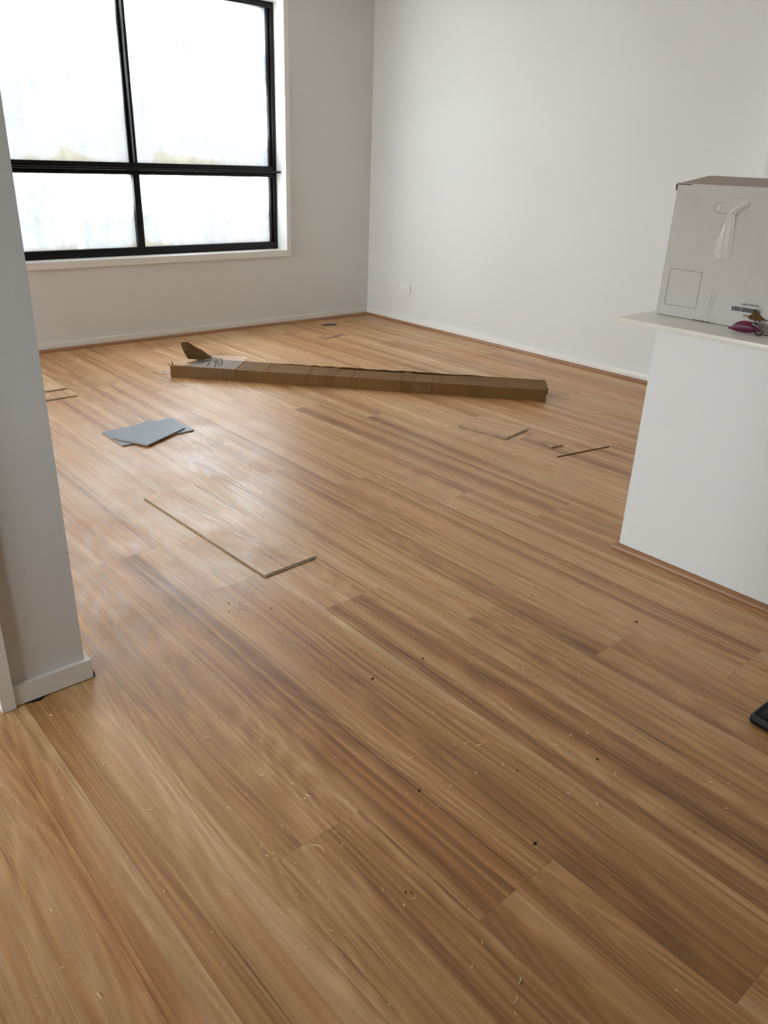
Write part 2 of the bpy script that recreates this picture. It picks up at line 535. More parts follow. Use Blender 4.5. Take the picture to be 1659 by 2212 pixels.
# ------------------------------------------------------------------ walls
T = 0.22
V, Fc = [], []
for b in ((XL - T, YB, -0.2, WX0, YB + T, ZC + 0.2), (WX1, YB, -0.2, XR + T, YB + T, ZC + 0.2), (WX0, YB, -0.2, WX1, YB + T, WZ0), (WX0, YB, WZ1, WX1, YB + T, ZC + 0.2)):
    boxgeo(b, V, Fc)
struct(mesh('wall_back', V, Fc, M_WALL))
Y_END = 2.211
struct(box('wall_right', (XR, Y_END, -0.0062, XR + 0.11, YB + T, ZC + 0.1), M_WALL))
struct(box('wall_kitchen', (4.70, YF - 0.1, -0.0062, XR + 0.11, Y_END, ZC + 0.1), M_WALL))     # stands a little proud of the living-room wall
struct(box('wall_rear', (XL - T, YF - 0.12, -0.0062, XR + 0.11, YF, ZC + 0.1), M_REAR))
for nm, xx, ylo, yhi, (wx, a, b, c, d) in (('wall_left', XL, NY1, YB, ADDED_WIN[0]), ('wall_hall_added', XH, YF - 0.12, NY0, ADDED_WIN[1])):
    V, Fc = [], []
    boxgeo((xx - T, ylo, -0.2, xx, a, ZC + 0.1), V, Fc)
    boxgeo((xx - T, b, -0.2, xx, yhi, ZC + 0.1), V, Fc)
    boxgeo((xx - T, a, d, xx, b, ZC + 0.1), V, Fc)
    boxgeo((xx - T, a, -0.2, xx, b, c), V, Fc)
    struct(mesh(nm, V, Fc, M_WALL))
struct(box('ceiling', (XL - T, YF - 0.12, ZC, XR + 0.11, YB + T, ZC + 0.12), M_CEIL))
struct(box('ground', (-30, -30, -0.5, 30, 30, -0.21), M_GROUND))
# nib wall beside the doorway, header and far side of the doorway
V, Fc = [], []
for b in ((0.373, NY0, 0.0, NX1, NY1, ZC), (-0.62, NY0, 2.12, 0.373, NY1, ZC), (XL, NY0, 0.0, -0.62, NY1, ZC)):
    boxgeo(b, V, Fc)
struct(mesh('wall_nib', V, Fc, M_WALL))
# door lining and architrave
lining = struct(box('trim_1', [(0.355, NY0 - 0.002, 0.0, 0.373, NY1 + 0.002, 2.10), (-0.62, NY0 - 0.002, 2.10, 0.373, NY1 + 0.002, 2.12),
                               (-0.62, NY0 - 0.002, 0.0, -0.602, NY1 + 0.002, 2.10)], M_TRIM))
struct(box('trim_2', (0.356, 1.846, 0.001, 0.392, NY0, 2.14), M_TRIM, bevel=0.0012, seg=1))
struct(box('trim_3', (-0.68, 1.846, 0.001, -0.61, NY0, 2.14), M_TRIM, bevel=0.002))
# skirting that returns round the end of the nib
pts = [(0.3925, NY0), (0.3925, 1.852), (0.598, 1.852), (0.598, 1.99), (0.398, 1.99), (0.398, NY1), (NX1, NY1), (NX1, NY0)]
sk = struct(prism('baseboard_nib', pts, 0.004, 0.062, M_TRIM))
# skirtings of the living room
struct(box('baseboard_back', (XL, YB - 0.012, 0.0, XR - 0.0121, YB, 0.060), M_TRIM, bevel=0.0015))
struct(box('baseboard_right', (XR - 0.012, Y_END + 0.001, 0.0, XR, YB, 0.060), M_TRIM, bevel=0.0015))
struct(box('baseboard_left', (XL, NY1, 0.0, XL + 0.012, YB - 0.0125, 0.060), M_TRIM, bevel=0.0015))


def quad(name, p0, p1, inward, r=0.019, m0=0.0, m1=0.0):
    """quarter-round bead along p0-p1; inward points into the room; m0/m1 mitre the ends"""
    p0 = Vector((p0[0], p0[1], 0)); p1 = Vector((p1[0], p1[1], 0)); d = (p1 - p0); L = d.length; d.normalize()
    inn = Vector((inward[0], inward[1], 0))
    prof = [(0, 0.0006), (r, 0.0006)] + [(r * math.cos(a), 0.001 + r * math.sin(a)) for a in [math.radians(15 * i) for i in range(1, 7)]]
    n = len(prof)
    # local frame: y along the bead so the grain runs with it
    V = []
    for e, mm in ((0, m0), (1, m1)):
        for u, z in prof:
            V.append((u, e * L + (mm * u if e == 0 else -mm * u), z))
    Fc = [tuple(range(n)), tuple(range(n, 2 * n))[::-1]]
    for i in range(n):
        Fc.append((i, (i + 1) % n, n + (i + 1) % n, n + i))
    o = mesh(name, V, Fc, M_QUAD)
    o.matrix_world = Matrix(((inn.x, d.x, 0, p0.x), (inn.y, d.y, 0, p0.y), (0, 0, 1, 0), (0, 0, 0, 1)))
    return struct(o)


QX, QY = XR - 0.0125, YB - 0.0125
quad('trim_4', (QX, Y_END + 0.001), (QX, QY), (-1, 0), m1=1.0)
quad('trim_5', (XL + 0.02, QY), (1.95, QY), (0, -1))
quad('trim_6', (1.9515, QY), (QX, QY), (0, -1), m1=1.0)

# ------------------------------------------------------------------ back window
FY = 5.885      # inner face of the aluminium frame
win = struct(box('window_1', [(WX0 - 0.036, YB - 0.018, WZ0 - 0.042, WX1 + 0.036, YB, WZ0 - 0.004), (WX0 - 0.036, YB - 0.018, WZ1 + 0.004, WX1 + 0.036, YB, WZ1 + 0.042),
                          (WX0 - 0.036, YB - 0.018, WZ0 - 0.004, WX0 - 0.004, YB, WZ1 + 0.004), (WX1 + 0.004, YB - 0.018, WZ0 - 0.004, WX1 + 0.036, YB, WZ1 + 0.004)], M_TRIM))
lin_y0 = YB - 0.0185
box('reveal', [(WX0 - 0.004, lin_y0, WZ0 - 0.004, WX1 + 0.004, FY + 0.08, WZ0 + 0.006), (WX0 - 0.004, lin_y0, WZ1 - 0.006, WX1 + 0.004, FY + 0.08, WZ1 + 0.004),
               (WX0 - 0.004, lin_y0, WZ0 + 0.006, WX0 + 0.006, FY + 0.08, WZ1 - 0.006), (WX1 - 0.006, lin_y0, WZ0 + 0.006, WX1 + 0.004, FY + 0.08, WZ1 - 0.006)], M_TRIM, win)
a0, a1, c0, c1 = WX0 + 0.006, WX1 - 0.006, WZ0 + 0.006, WZ1 - 0.006
ST = 0.050      # stile
TZ0, TZ1 = 1.172, 1.252
MX0, MX1 = 2.683, 2.733
fy1 = FY + 0.07
box('frame_rail', (a0, FY, c0, a1, fy1, c0 + 0.056), M_BLACK, win, bevel=0.0015)
box('frame_rail', (a0, FY, c1 - 0.040, a1, fy1, c1), M_BLACK, win, bevel=0.0015)
box('frame_stile', (a0, FY, c0 + 0.056, a0 + ST, fy1, c1 - 0.040), M_BLACK, win, bevel=0.0015)
box('frame_stile', [(a1 - 0.030, FY, c0 + 0.056, a1, fy1, c1 - 0.040), (a1 - ST, FY + 0.018, c0 + 0.056, a1 - 0.030, fy1, c1 - 0.040)], M_BLACK, win, bevel=0.0012)
box('transom', [(a0 + ST, FY, TZ0, a1 - 0.030, fy1, TZ1), (a0 + ST, FY - 0.004, TZ0 + 0.004, a1 - 0.031, FY, TZ0 + 0.026)], M_BLACK, win, bevel=0.0015)
box('transom_ledge', (a0, FY - 0.068, 1.204, a1, FY, 1.2185), M_BLACK, win, bevel=0.002)
box('mullion', (MX0, FY + 0.004, c0 + 0.056, MX1, fy1, TZ0), M_BLACK, win, bevel=0.0015)
M_STEEL = plain('grey_mullion_strip', (140, 145, 150), 0.35, metallic=0.3)
um = box('mullion', [(MX0 + 0.012, FY + 0.004, TZ1, MX1 - 0.006, fy1, c1 - 0.040), (MX0 - 0.004, FY + 0.026, TZ1, MX0 + 0.012, fy1, c1 - 0.040)], M_BLACK, win, bevel=0.0012)
box('interlock_strip', (MX0 + 0.0145, FY - 0.001, TZ1 + 0.004, MX0 + 0.0225, FY + 0.004, c1 - 0.042), M_STEEL, um)


def pane(x0, x1, z0, z1):
    o = raw('pane', [(0, 0, 0), (x1 - x0, 0, 0), (x1 - x0, 0, z1 - z0), (0, 0, z1 - z0)], [(0, 1, 2, 3)], M_PANE, win)
    o.location = (x0, FY + 0.045, z0)
    return o


pane(a0 + ST, MX0 + 0.003, c0 + 0.056, TZ0)
pane(MX1 - 0.003, a1 - ST, c0 + 0.056, TZ0)
pane(a0 + ST, MX0 - 0.003, TZ1, c1 - 0.040)
pane(MX1 - 0.008, a1 - ST, TZ1, c1 - 0.040)

# side windows out of view, put in to even out the room's light
for i, (xx, ya, yb, za, zb) in enumerate(ADDED_WIN):
    xs = xx - 0.12
    ym = (ya + yb) / 2
    wd = struct(box('window_%d' % (i + 2), [(xs, ya, za, xs + 0.07, yb, za + 0.05), (xs, ya, zb - 0.05, xs + 0.07, yb, zb),
                                          (xs, ya, za + 0.05, xs + 0.07, ya + 0.05, zb - 0.05), (xs, yb - 0.05, za + 0.05, xs + 0.07, yb, zb - 0.05),
                                          (xs, ym - 0.035, za + 0.05, xs + 0.07, ym + 0.035, zb - 0.05)], M_BLACK))
    for q0, q1 in ((ya + 0.05, ym - 0.035), (ym + 0.035, yb - 0.05)):
        raw('pane', [(xs + 0.03, q0, za + 0.05), (xs + 0.03, q1, za + 0.05), (xs + 0.03, q1, zb - 0.05), (xs + 0.03, q0, zb - 0.05)], [(0, 1, 2, 3)], M_GLASS, wd)

# ------------------------------------------------------------------ half wall and counter
IX, IY = 2.495, 1.425
struct(box('wall_island', (IX, -1.7, 0.0, IX + 0.12, IY, 0.848), M_WALL))
quad('trim_7', (IX - 0.0005, -1.7), (IX - 0.0005, IY + 0.0005), (-1, 0), r=0.020, m1=-1.0)
quad('trim_8', (IX + 0.12, IY + 0.0005), (IX - 0.0005, IY + 0.0005), (0, 1), r=0.020, m1=-1.0)
ctr = box('countertop', (2.431, -1.75, 0.8482, 3.16, 1.546, 0.8682), M_STONE, bevel=0.0012)
tag(ctr, 'pale speckled stone countertop overhanging the white half wall', 'countertop')
struct(box('wall_cabinet', (2.63, -1.7, 0.0, 3.1, 1.36, 0.848), M_TRIM))
CT = 0.8683

# ------------------------------------------------------------------ power outlet
po = empty('power_outlet', (XR, 5.2345, 0.2985))
tag(po, 'white double power outlet with two rocker switches low on the right wall', 'outlet')
box('plate', (-0.011, -0.0575, -0.036, -0.0002, 0.0575, 0.036), M_TRIM, po, bevel=0.003)
M_SLOT = plain('dark_slot', (60, 58, 54), 0.7)
for sy in (0.040, -0.040):
    box('switch', (-0.0155, sy - 0.007, 0.008, -0.0108, sy + 0.007, 0.025), M_TRIM, po, bevel=0.002)
for sy in (0.024, -0.022):
    for dy, dz, an in ((0.0075, -0.002, 0.5), (-0.0075, -0.002, -0.5), (0, -0.018, 0)):
        h, wv = 0.005, 0.0012
        c, s_ = math.cos(an), math.sin(an)
        q = []
        for xx in (-0.0114, -0.0108):
            for u, vv in ((-wv, -h), (wv, -h), (wv, h), (-wv, h)):
                q.append((xx, sy + dy + u * c - vv * s_, dz + u * s_ + vv * c))
        mesh('pin_slot', q, [(0, 1, 2, 3), (4, 5, 6, 7), (0, 1, 5, 4), (1, 2, 6, 5), (2, 3, 7, 6), (3, 0, 4, 7)], M_SLOT, po)

# ------------------------------------------------------------------ loose planks and offcuts
def offcut(name, pts, z0, label, up=True, grain=0.0, color=(0.6, 0.5, 0.2, 1), lip=None, group=None):
    """pts in metres on the floor; three layers: decor, core, underlay. up=False: lies face down"""
    cx = sum(p[0] for p in pts) / len(pts); cy = sum(p[1] for p in pts) / len(pts)
    r = empty(name, (cx, cy, z0), grain)
    tag(r, label, 'floorboard', group)
    c, s_ = math.cos(-grain), math.sin(-grain)
    L = [((x - cx) * c - (y - cy) * s_, (x - cx) * s_ + (y - cy) * c) for x, y in pts]

    def shr(k):
        out = []
        for x, y in L:
            d = math.hypot(x, y)
            out.append((x * (1 - k / d), y * (1 - k / d)))
        return out
    if up:
        prism('underlay', shr(0.004), 0.0002, 0.0016, M_EDGE, r)
        prism('core', shr(0.0015), 0.0016, 0.0052, M_CORE, r)
        prism('wear_edge', shr(0.0006), 0.0052, 0.0060, M_EDGE, r)
        f = prism('decor_face', L, 0.0060, 0.0070, M_WOOD, r)
        f.color = color
    else:
        f = prism('decor_face', shr(0.003), 0.0002, 0.0012, M_EDGE, r)
        prism('core', L, 0.0012, 0.0052, M_CORE, r)
        prism('underlay', shr(0.0025), 0.0052, 0.0070, M_PAD, r)
    if lip:
        # click tongue or groove strip along edge lip=(i,j)
        i, j = lip
        a, b = Vector((L[i][0], L[i][1], 0)), Vector((L[j][0], L[j][1], 0))
        nrm = (b - a).normalized().cross(Vector((0, 0, 1)))
        if nrm.dot(a) < 0: nrm = -nrm
        q = [a, b, b + nrm * 0.006, a + nrm * 0.006]
        prism('tongue', [(v.x, v.y) for v in q], 0.0022, 0.0040, M_CORE, r)
    return r


offcut('loose_plank', [(1.253, 2.927), (1.286, 2.05), (1.514, 2.062), (1.482, 2.937)], 0.0003,
       'long tan plank lying loose on the floor in front of the grey offcuts', grain=math.radians(2.1), color=(0.86, 0.45, 0.37, 1), lip=(2, 1))
offcut('plank_offcut', [(1.451, 3.835), (1.454, 3.58), (1.854, 3.60), (1.854, 3.854)], 0.0003,
       'lower of two crossed plank offcuts lying face down, blue-grey backing up', up=False)
offcut('plank_offcut', [(1.447, 3.716), (1.546, 3.501), (1.821, 3.638), (1.726, 3.868)], 0.0075,
       'upper blue-grey plank offcut, lying askew on another face-down piece', up=False)
offcut('plank_offcut', [(3.065, 2.848), (3.122, 2.545), (3.356, 2.586), (3.312, 2.902)], 0.0003,
       'brown plank offcut lying between the long cardboard carton and the white half wall', grain=math.radians(10.5), color=(0.50, 0.55, 0.61, 1), lip=(1, 2))
offcut('plank_offcut', [(3.250, 2.413), (3.209, 2.311), (3.289, 2.295), (3.322, 2.330), (3.330, 2.385)], 0.0003,
       'small five-sided plank scrap beside a thin dark timber strip', grain=math.radians(20), color=(0.58, 0.5, 0.71, 1))
offcut('plank_offcut', [(4.140, 5.552), (4.118, 5.489), (4.242, 5.452), (4.266, 5.516)], 0.0003,
       'smallest dark offcut lying face down near the far corner of the room', up=False)
for ch in bpy.data.objects:
    if ch.parent and ch.parent.name == 'plank_offcut.004' and ch.name.startswith('underlay'):
        ch.data.materials[0] = M_EDGE
offcut('plank_offcut', [(3.797, 5.139), (3.823, 5.066), (4.050, 5.135), (4.035, 5.212)], 0.0003,
       'small tan plank offcut in front of the smallest dark offcut by the corner', grain=math.radians(-5), color=(0.62, 0.5, 0.45, 1), lip=(1, 2))
offcut('plank_offcut', [(1.383, 5.26), (1.383, 4.557), (1.612, 4.561), (1.612, 5.27)], 0.0003,
       'lower plank of the pair stacked behind the doorway pillar', color=(0.66, 0.62, 0.14, 1), lip=(1, 2))
offcut('plank_offcut', [(1.379, 5.38), (1.379, 4.717), (1.608, 4.719), (1.608, 5.385)], 0.0076,
       'upper plank of the pair stacked behind the doorway pillar', color=(0.88, 0.45, 0.77, 1), lip=(1, 2))
M_DARKWOOD = plain('dark_red_timber', (86, 50, 34), 0.5, vary=0.2, scale=40)
st = prism('timber_strip', [(3.127, 2.206), (3.482, 2.142), (3.4827, 2.146), (3.1277, 2.210)], 0.0004, 0.0042, M_DARKWOOD)
tag(st, 'thin dark timber strip lying beside the five-sided plank scrap', 'strip')

# ------------------------------------------------------------------ long cardboard carton
CA = Vector((2.258, 4.656, 0)); CB = Vector((3.884, 2.884, 0))
CL = (CB - CA).length
crz = math.atan2((CB - CA).y, (CB - CA).x)
carton = empty('long_carton', (CA.x, CA.y, 0.0004), crz)
tag(carton, 'long flat brown cardboard carton, torn open at one end and marked 190', 'box')
CW, CH = 0.232, 0.0745
creases = [0.345, 0.43, 0.62, 0.655, 0.905, 1.02, 1.19, 1.225, 1.32, 1.50, 1.585, 1.70, 1.85, 1.93, 2.02]
strong = {0.62, 0.905, 1.19, 1.50, 1.70}
us = [0.0, 0.06, 0.12, 0.2]
for c in creases: us += [c - 0.006, c, c + 0.006]
us += [2.15, 2.3, CL]
rj = random.Random(5)


def dent(u):
    for c in creases:
        if abs(u - c) < 1e-6: return 0.0032 if c in strong else 0.0016
    return 0.0


bow = lambda u: 0.004 * math.sin(u * 2.2) * (1 if u > 0.2 else 0.3)
V, Fc = [], []
TH = 0.003
# front panel (outer face), slightly dented at each crease
prof = []
for u in us:
    d = dent(u); j = rj.uniform(-0.0008, 0.0008)
    prof.append([(u, d * 0.6 + bow(u) * 0.5, 0.0), (u, d + bow(u) * 0.7 - 0.001, CH * 0.5), (u, d + bow(u) + j, CH)])
nr = len(prof)
for p in prof: V += p
for p in prof: V += [(q[0], q[1] + TH, q[2]) for q in p]
for i in range(nr - 1):
    for r in (0, 1):
        Fc.append((i * 3 + r, (i + 1) * 3 + r, (i + 1) * 3 + r + 1, i * 3 + r + 1))
        o_ = nr * 3
        Fc.append((o_ + i * 3 + r, o_ + i * 3 + r + 1, o_ + (i + 1) * 3 + r + 1, o_ + (i + 1) * 3 + r))
    Fc.append((i * 3 + 2, (i + 1) * 3 + 2, nr * 3 + (i + 1) * 3 + 2, nr * 3 + i * 3 + 2))
front = mesh('front_panel', V, Fc, M_CARD, carton)
# top panel with a slit left open along the back edge in the middle
V, Fc = [], []
top = []
for u in us:
    d = dent(u); b0 = bow(u) + d
    slit = 0.016 * max(0.0, min(1.0, (u - 0.75) / 0.4)) * max(0.0, min(1.0, (2.05 - u) / 0.35))
    yb = CW - 0.003 - slit + rj.uniform(-0.002, 0.002) * (1 if slit > 0 else 0)
    y0 = b0
    if u < 0.13: continue
    zc = CH - d * 0.7
    top.append([(u, y0, zc), (u, y0 + (yb - y0) * 0.5, zc - 0.004 - d * 0.6), (u, yb, zc + (0.004 if u < 0.5 else 0.0) - slit * 0.35)])
# torn start edge of the panel
t0 = [(0.045, bow(0.1), CH), (0.105, 0.075, CH - 0.002), (0.16, CW - 0.012, CH + 0.006)]
top = [t0] + [t for t in top if t[0][0] > 0.17]
for p in top: V += p
n_ = len(top)
for p in top: V += [(q[0], q[1], q[2] - TH) for q in p]
for i in range(n_ - 1):
    for r in (0, 1):
        Fc.append((i * 3 + r, (i + 1) * 3 + r, (i + 1) * 3 + r + 1, i * 3 + r + 1))
        Fc.append((n_ * 3 + i * 3 + r, n_ * 3 + i * 3 + r + 1, n_ * 3 + (i + 1) * 3 + r + 1, n_ * 3 + (i + 1) * 3 + r))
for r in (0, 1): Fc.append((r, r + 1, n_ * 3 + r + 1, n_ * 3 + r))
for i in range(n_ - 1): Fc.append((i * 3 + 2, (i + 1) * 3 + 2, n_ * 3 + (i + 1) * 3 + 2, n_ * 3 + i * 3 + 2))
mesh('top_panel', V, Fc, M_CARD, carton)
# back, bottom and closed right end
V, Fc = [], []
bk = []
nbk = 60
for i in range(nbk + 1):
    u = 0.10 + (CL - 0.10) * i / nbk
    rag = rj.uniform(-0.0015, 0.004) if 0.7 < u < 2.0 else 0.0
    bk.append((u, CH + 0.0015 + rag))
for u, z in bk: V += [(u, CW, 0.0), (u, CW, z), (u, CW - TH, z), (u, CW - TH, 0.0)]
for i in range(nbk):
    for r in range(4):
        s_ = (r + 1) % 4
        Fc.append((i * 4 + r, (i + 1) * 4 + r, (i + 1) * 4 + s_, i * 4 + s_))
Fc += [(0, 1, 2, 3), (nbk * 4 + 3, nbk * 4 + 2, nbk * 4 + 1, nbk * 4)]
mesh('back_panel', V, Fc, M_CARDIN, carton)
box('bottom_panel', (0.002, 0.006, 0.0002, CL - 0.003, CW - TH - 0.0002, 0.003), M_CARDIN, carton)
box('end_panel', (CL - 0.003, 0.002, 0.003, CL, CW - 0.004, CH - 0.004), M_CARD, carton)
# the closed end's top overhang, folded down a little at the side
box('end_tab', (CL - 0.004, 0.03, CH - 0.036, CL + 0.010, CW - 0.002, CH - 0.0005), M_CARD, carton, bevel=0.001, seg=1)
# torn flap standing at the open end (inner side towards the camera)
fl = [(-0.015, 0.0), (0.03, 0.0), (0.075, 0.0), (0.13, 0.0), (0.175, 0.0), (0.215, 0.0)]
prof_h = {-0.015: 0.100, 0.03: 0.108, 0.075: 0.082, 0.13: 0.056, 0.175: 0.026, 0.215: 0.004}
V, Fc = [], []
rows = 6
cols = [-0.015, -0.002, 0.012, 0.03, 0.05, 0.075, 0.10, 0.13, 0.155, 0.175, 0.195, 0.215]


def fh(u):
    ks = sorted(prof_h)
    for a, b in zip(ks, ks[1:]):
        if a <= u <= b: return prof_h[a] + (prof_h[b] - prof_h[a]) * (u - a) / (b - a)
    return 0.004


for side in (0, 1):
    for i, u in enumerate(cols):
        h = fh(u) + rj.uniform(-0.003, 0.003)
        for r in range(rows):
            f = r / (rows - 1)
            # left edge leans: narrower at the bottom
            uu = u + (1 - f) * 0.055 * max(0, (0.08 - u) / 0.095)
            y = CW - 0.006 + 0.030 * f * f - 0.02 * math.sin(f * 3.1) * (0.5 + u) + side * TH
            V.append((uu, y, CH - 0.004 + h * f))
nc = len(cols)
for side in (0, 1):
    for i in range(nc - 1):
        for r in range(rows - 1):
            a = side * nc * rows + i * rows + r
            Fc.append((a, a + rows, a + rows + 1, a + 1))
N = nc * rows
for i in range(nc - 1):
    for r in (0, rows - 1):
        a = i * rows + r
        Fc.append((a, a + rows, N + a + rows, N + a))
for r in range(rows - 1):
    for i in (0, nc - 1):
        a = i * rows + r
        Fc.append((a, a + 1, N + a + 1, N + a))
mesh('torn_flap', V, Fc, M_CARDIN, carton)
# bare flutes where the liner has been ripped off
M_FLUTE = plain('dark_flute_groove', (66, 44, 24), 0.8)
V, Fc = [], []
for i in range(8):
    u = 0.085 + i * 0.0125
    q = []
    for k in range(7):
        f = k / 6
        q.append((u + 0.055 * f - 0.010, 0.085 + 0.115 * f, CH - 0.0012 + 0.0042 * f + 0.002))
    tubegeo(q, 0.0016, V, Fc, 5)
mesh('bare_flutes', V, Fc, M_FLUTE, carton, smooth=True)
# ragged fringe at the open end
V, Fc = [], []
for (u, y, z, dx, dy, dz) in ((0.0, 0.01, CH, -0.03, 0.01, 0.018), (0.004, 0.03, CH, -0.006, 0.012, 0.03), (0.002, 0.06, CH - 0.01, -0.016, 0.0, 0.014)):
    tubegeo([(u, y, z - 0.006), (u + dx * 0.5, y + dy * 0.5, z + dz * 0.4), (u + dx, y + dy, z + dz)], [0.004, 0.003, 0.0008], V, Fc, 5)
mesh('torn_fringe', V, Fc, M_CARD, carton, smooth=True)
mesh('torn_lip', [(0.0, 0.004, CH), (0.05, 0.002, CH), (0.09, 0.03, CH - 0.002), (0.06, 0.05, CH - 0.006), (0.03, 0.06, CH - 0.006), (0.004, 0.045, CH - 0.003),
                  (0.0, 0.004, CH - 0.003), (0.05, 0.002, CH - 0.003), (0.09, 0.03, CH - 0.005), (0.06, 0.05, CH - 0.009), (0.03, 0.06, CH - 0.009), (0.004, 0.045, CH - 0.006)],
     [(0, 1, 2, 3, 4, 5), (11, 10, 9, 8, 7, 6)] + [(i, (i + 1) % 6, 6 + (i + 1) % 6, 6 + i) for i in range(6)], M_CARD, carton)
# brown tape bands round the carton
for u0, u1 in ((0.43, 0.52), (1.02, 1.075), (1.50, 1.555), (1.93, 2.0)):
    V, Fc = [], []
    for u in (u0, (u0 + u1) / 2, u1):
        b0 = bow(u)
        V += [(u, b0 * 0.5 - 0.0012, 0.001), (u, b0 * 0.7 - 0.0022, CH * 0.5), (u, b0 - 0.0014, CH + 0.0008),
              (u, CW * 0.5, CH - 0.0028), (u, CW - 0.02, CH + 0.0010)]
    for i in range(2):
        for r in range(4):
            Fc.append((i * 5 + r, (i + 1) * 5 + r, (i + 1) * 5 + r + 1, i * 5 + r + 1))
    raw('tape_band', V, Fc, M_BTAPE, carton)
# clear film taped over the marked end; it stands a little past the back edge
V, Fc = [], []
gu, gv = 14, 7
for i in range(gu + 1):
    u = 0.125 + 0.30 * i / gu
    for j2 in range(gv + 1):
        f = j2 / gv
        y = 0.004 + (CW + 0.075 - 0.004) * f
        if y < CW: z = CH + 0.0022 - 0.0035 * math.sin(y / CW * math.pi) + 0.003 * (y / CW)
        else: z = CH + 0.0055 + 0.10 * (y - CW) * min(1, (u - 0.1) * 5)
        V.append((u + rj.uniform(-0.0015, 0.0015), y, z + 0.0015 + rj.uniform(-0.0008, 0.0008)))
for i in range(gu):
    for j2 in range(gv):
        a = i * (gv + 1) + j2
        Fc.append((a, a + gv + 1, a + gv + 2, a + 1))
raw('clear_film', V, Fc, M_FILM, carton, smooth=True)
V, Fc = [], []
for u in (0.125, 0.2, 0.215, 0.43):
    V += [(u, -0.0012, 0.02), (u, -0.0014, CH * 0.6), (u, 0.0, CH + 0.002)]
for i in (0, 2):
    for r in range(2): Fc.append((i * 3 + r, (i + 1) * 3 + r, (i + 1) * 3 + r + 1, i * 3 + r + 1))
raw('clear_tape', V, Fc, M_FILM, carton)
M_SCUFF = plain('whitish_tape_scuff', (146, 130, 106), 0.5, vary=0.2, scale=120)
V, Fc = [], []
for i in range(16):
    u = 1.575 + 0.115 * i / 16 + rj.uniform(-0.003, 0.003); z1 = CH * rj.uniform(0.5, 0.9); z0 = z1 - rj.uniform(0.015, 0.045)
    n0 = len(V); b0 = bow(u) * 0.7 - 0.0026
    wd = rj.uniform(0.0012, 0.003)
    V += [(u, b0, max(0.006, z0)), (u + wd, b0, max(0.006, z0)), (u + wd, b0, z1), (u, b0, z1)]
    Fc.append((n0, n0 + 1, n0 + 2, n0 + 3))
raw('worn_tape', V, Fc, M_SCUFF, carton)
# the number written with a marker
inv = Matrix.Rotation(-crz, 4, 'Z')


def stroke(world_pts, z):
    out = []
    for x, y in world_pts:
        v = inv @ Vector((x - CA.x, y - CA.y, 0))
        out.append((v.x, v.y, z))
    return out


DIG = [[(2.569, 4.676), (2.537, 4.63), (2.501, 4.583), (2.47, 4.543), (2.451, 4.522)], [(2.599, 4.656), (2.596, 4.665), (2.574, 4.643), (2.551, 4.611), (2.536, 4.58), (2.542, 4.577), (2.561, 4.598), (2.593, 4.646), (2.566, 4.601), (2.538, 4.559), (2.505, 4.511), (2.481, 4.477), (2.486, 4.493)], [(2.601, 4.626), (2.614, 4.632), (2.616, 4.621), (2.601, 4.589), (2.574, 4.546), (2.547, 4.508), (2.527, 4.489), (2.523, 4.499), (2.536, 4.53), (2.563, 4.573), (2.587, 4.608), (2.606, 4.627)]]
V, Fc = [], []
for s_ in DIG:
    q = stroke(s_, 0)
    q = [(a, b, (CH + 0.0045 if b < CW else CH + 0.0082 + 0.10 * (b - CW)) + 0.0005) for a, b, _ in q]
    n0 = len(V)
    for i, p in enumerate(q):
        a = Vector(q[max(0, i - 1)]); b = Vector(q[min(len(q) - 1, i + 1)])
        d = (b - a).normalized(); nn = Vector((-d.y, d.x, 0)) * 0.0034
        V += [tuple(Vector(p) + nn), tuple(Vector(p) - nn)]
    for i in range(len(q) - 1):
        Fc.append((n0 + 2 * i, n0 + 2 * i + 1, n0 + 2 * i + 3, n0 + 2 * i + 2))
raw('marker_number', V, Fc, M_INK, carton)

# crumpled bit of clear plastic beside the torn end
V, Fc = [], []
rp = random.Random(3)
n = 9
for i in range(n):
    for j2 in range(n):
        V.append((i / (n - 1) * 0.075, j2 / (n - 1) * 0.05, 0.003 + 0.018 * rp.random() * math.sin(math.pi * i / (n - 1)) ** 0.5 * (0.5 + 0.5 * math.sin(math.pi * j2 / (n - 1)))))
for i in range(n - 1):
    for j2 in range(n - 1):
        a = i * n + j2
        Fc.append((a, a + n, a + n + 1, a + 1))
pl = raw('plastic_scrap', V, Fc, M_FILMW)
pl.location = (2.235, 4.775, 0.0); pl.rotation_euler = (0, 0, -0.9)
tag(pl, 'crumpled clear plastic scrap on the floor at the torn carton end', 'plastic scrap')

# ------------------------------------------------------------------ white carton on the counter
BX, BY, BW, BD, BH = 2.618, 1.511, 0.62, 0.32, 0.430
wc = empty('white_carton', (BX, BY, CT))
tag(wc, 'large white cardboard carton with a printed barcode standing on the stone countertop', 'box')
t_ = 0.004


def rag_box():
    V, Fc = [], []
    boxgeo((0, -BW, 0.0006, t_, 0, BH), V, Fc)
    return V, Fc


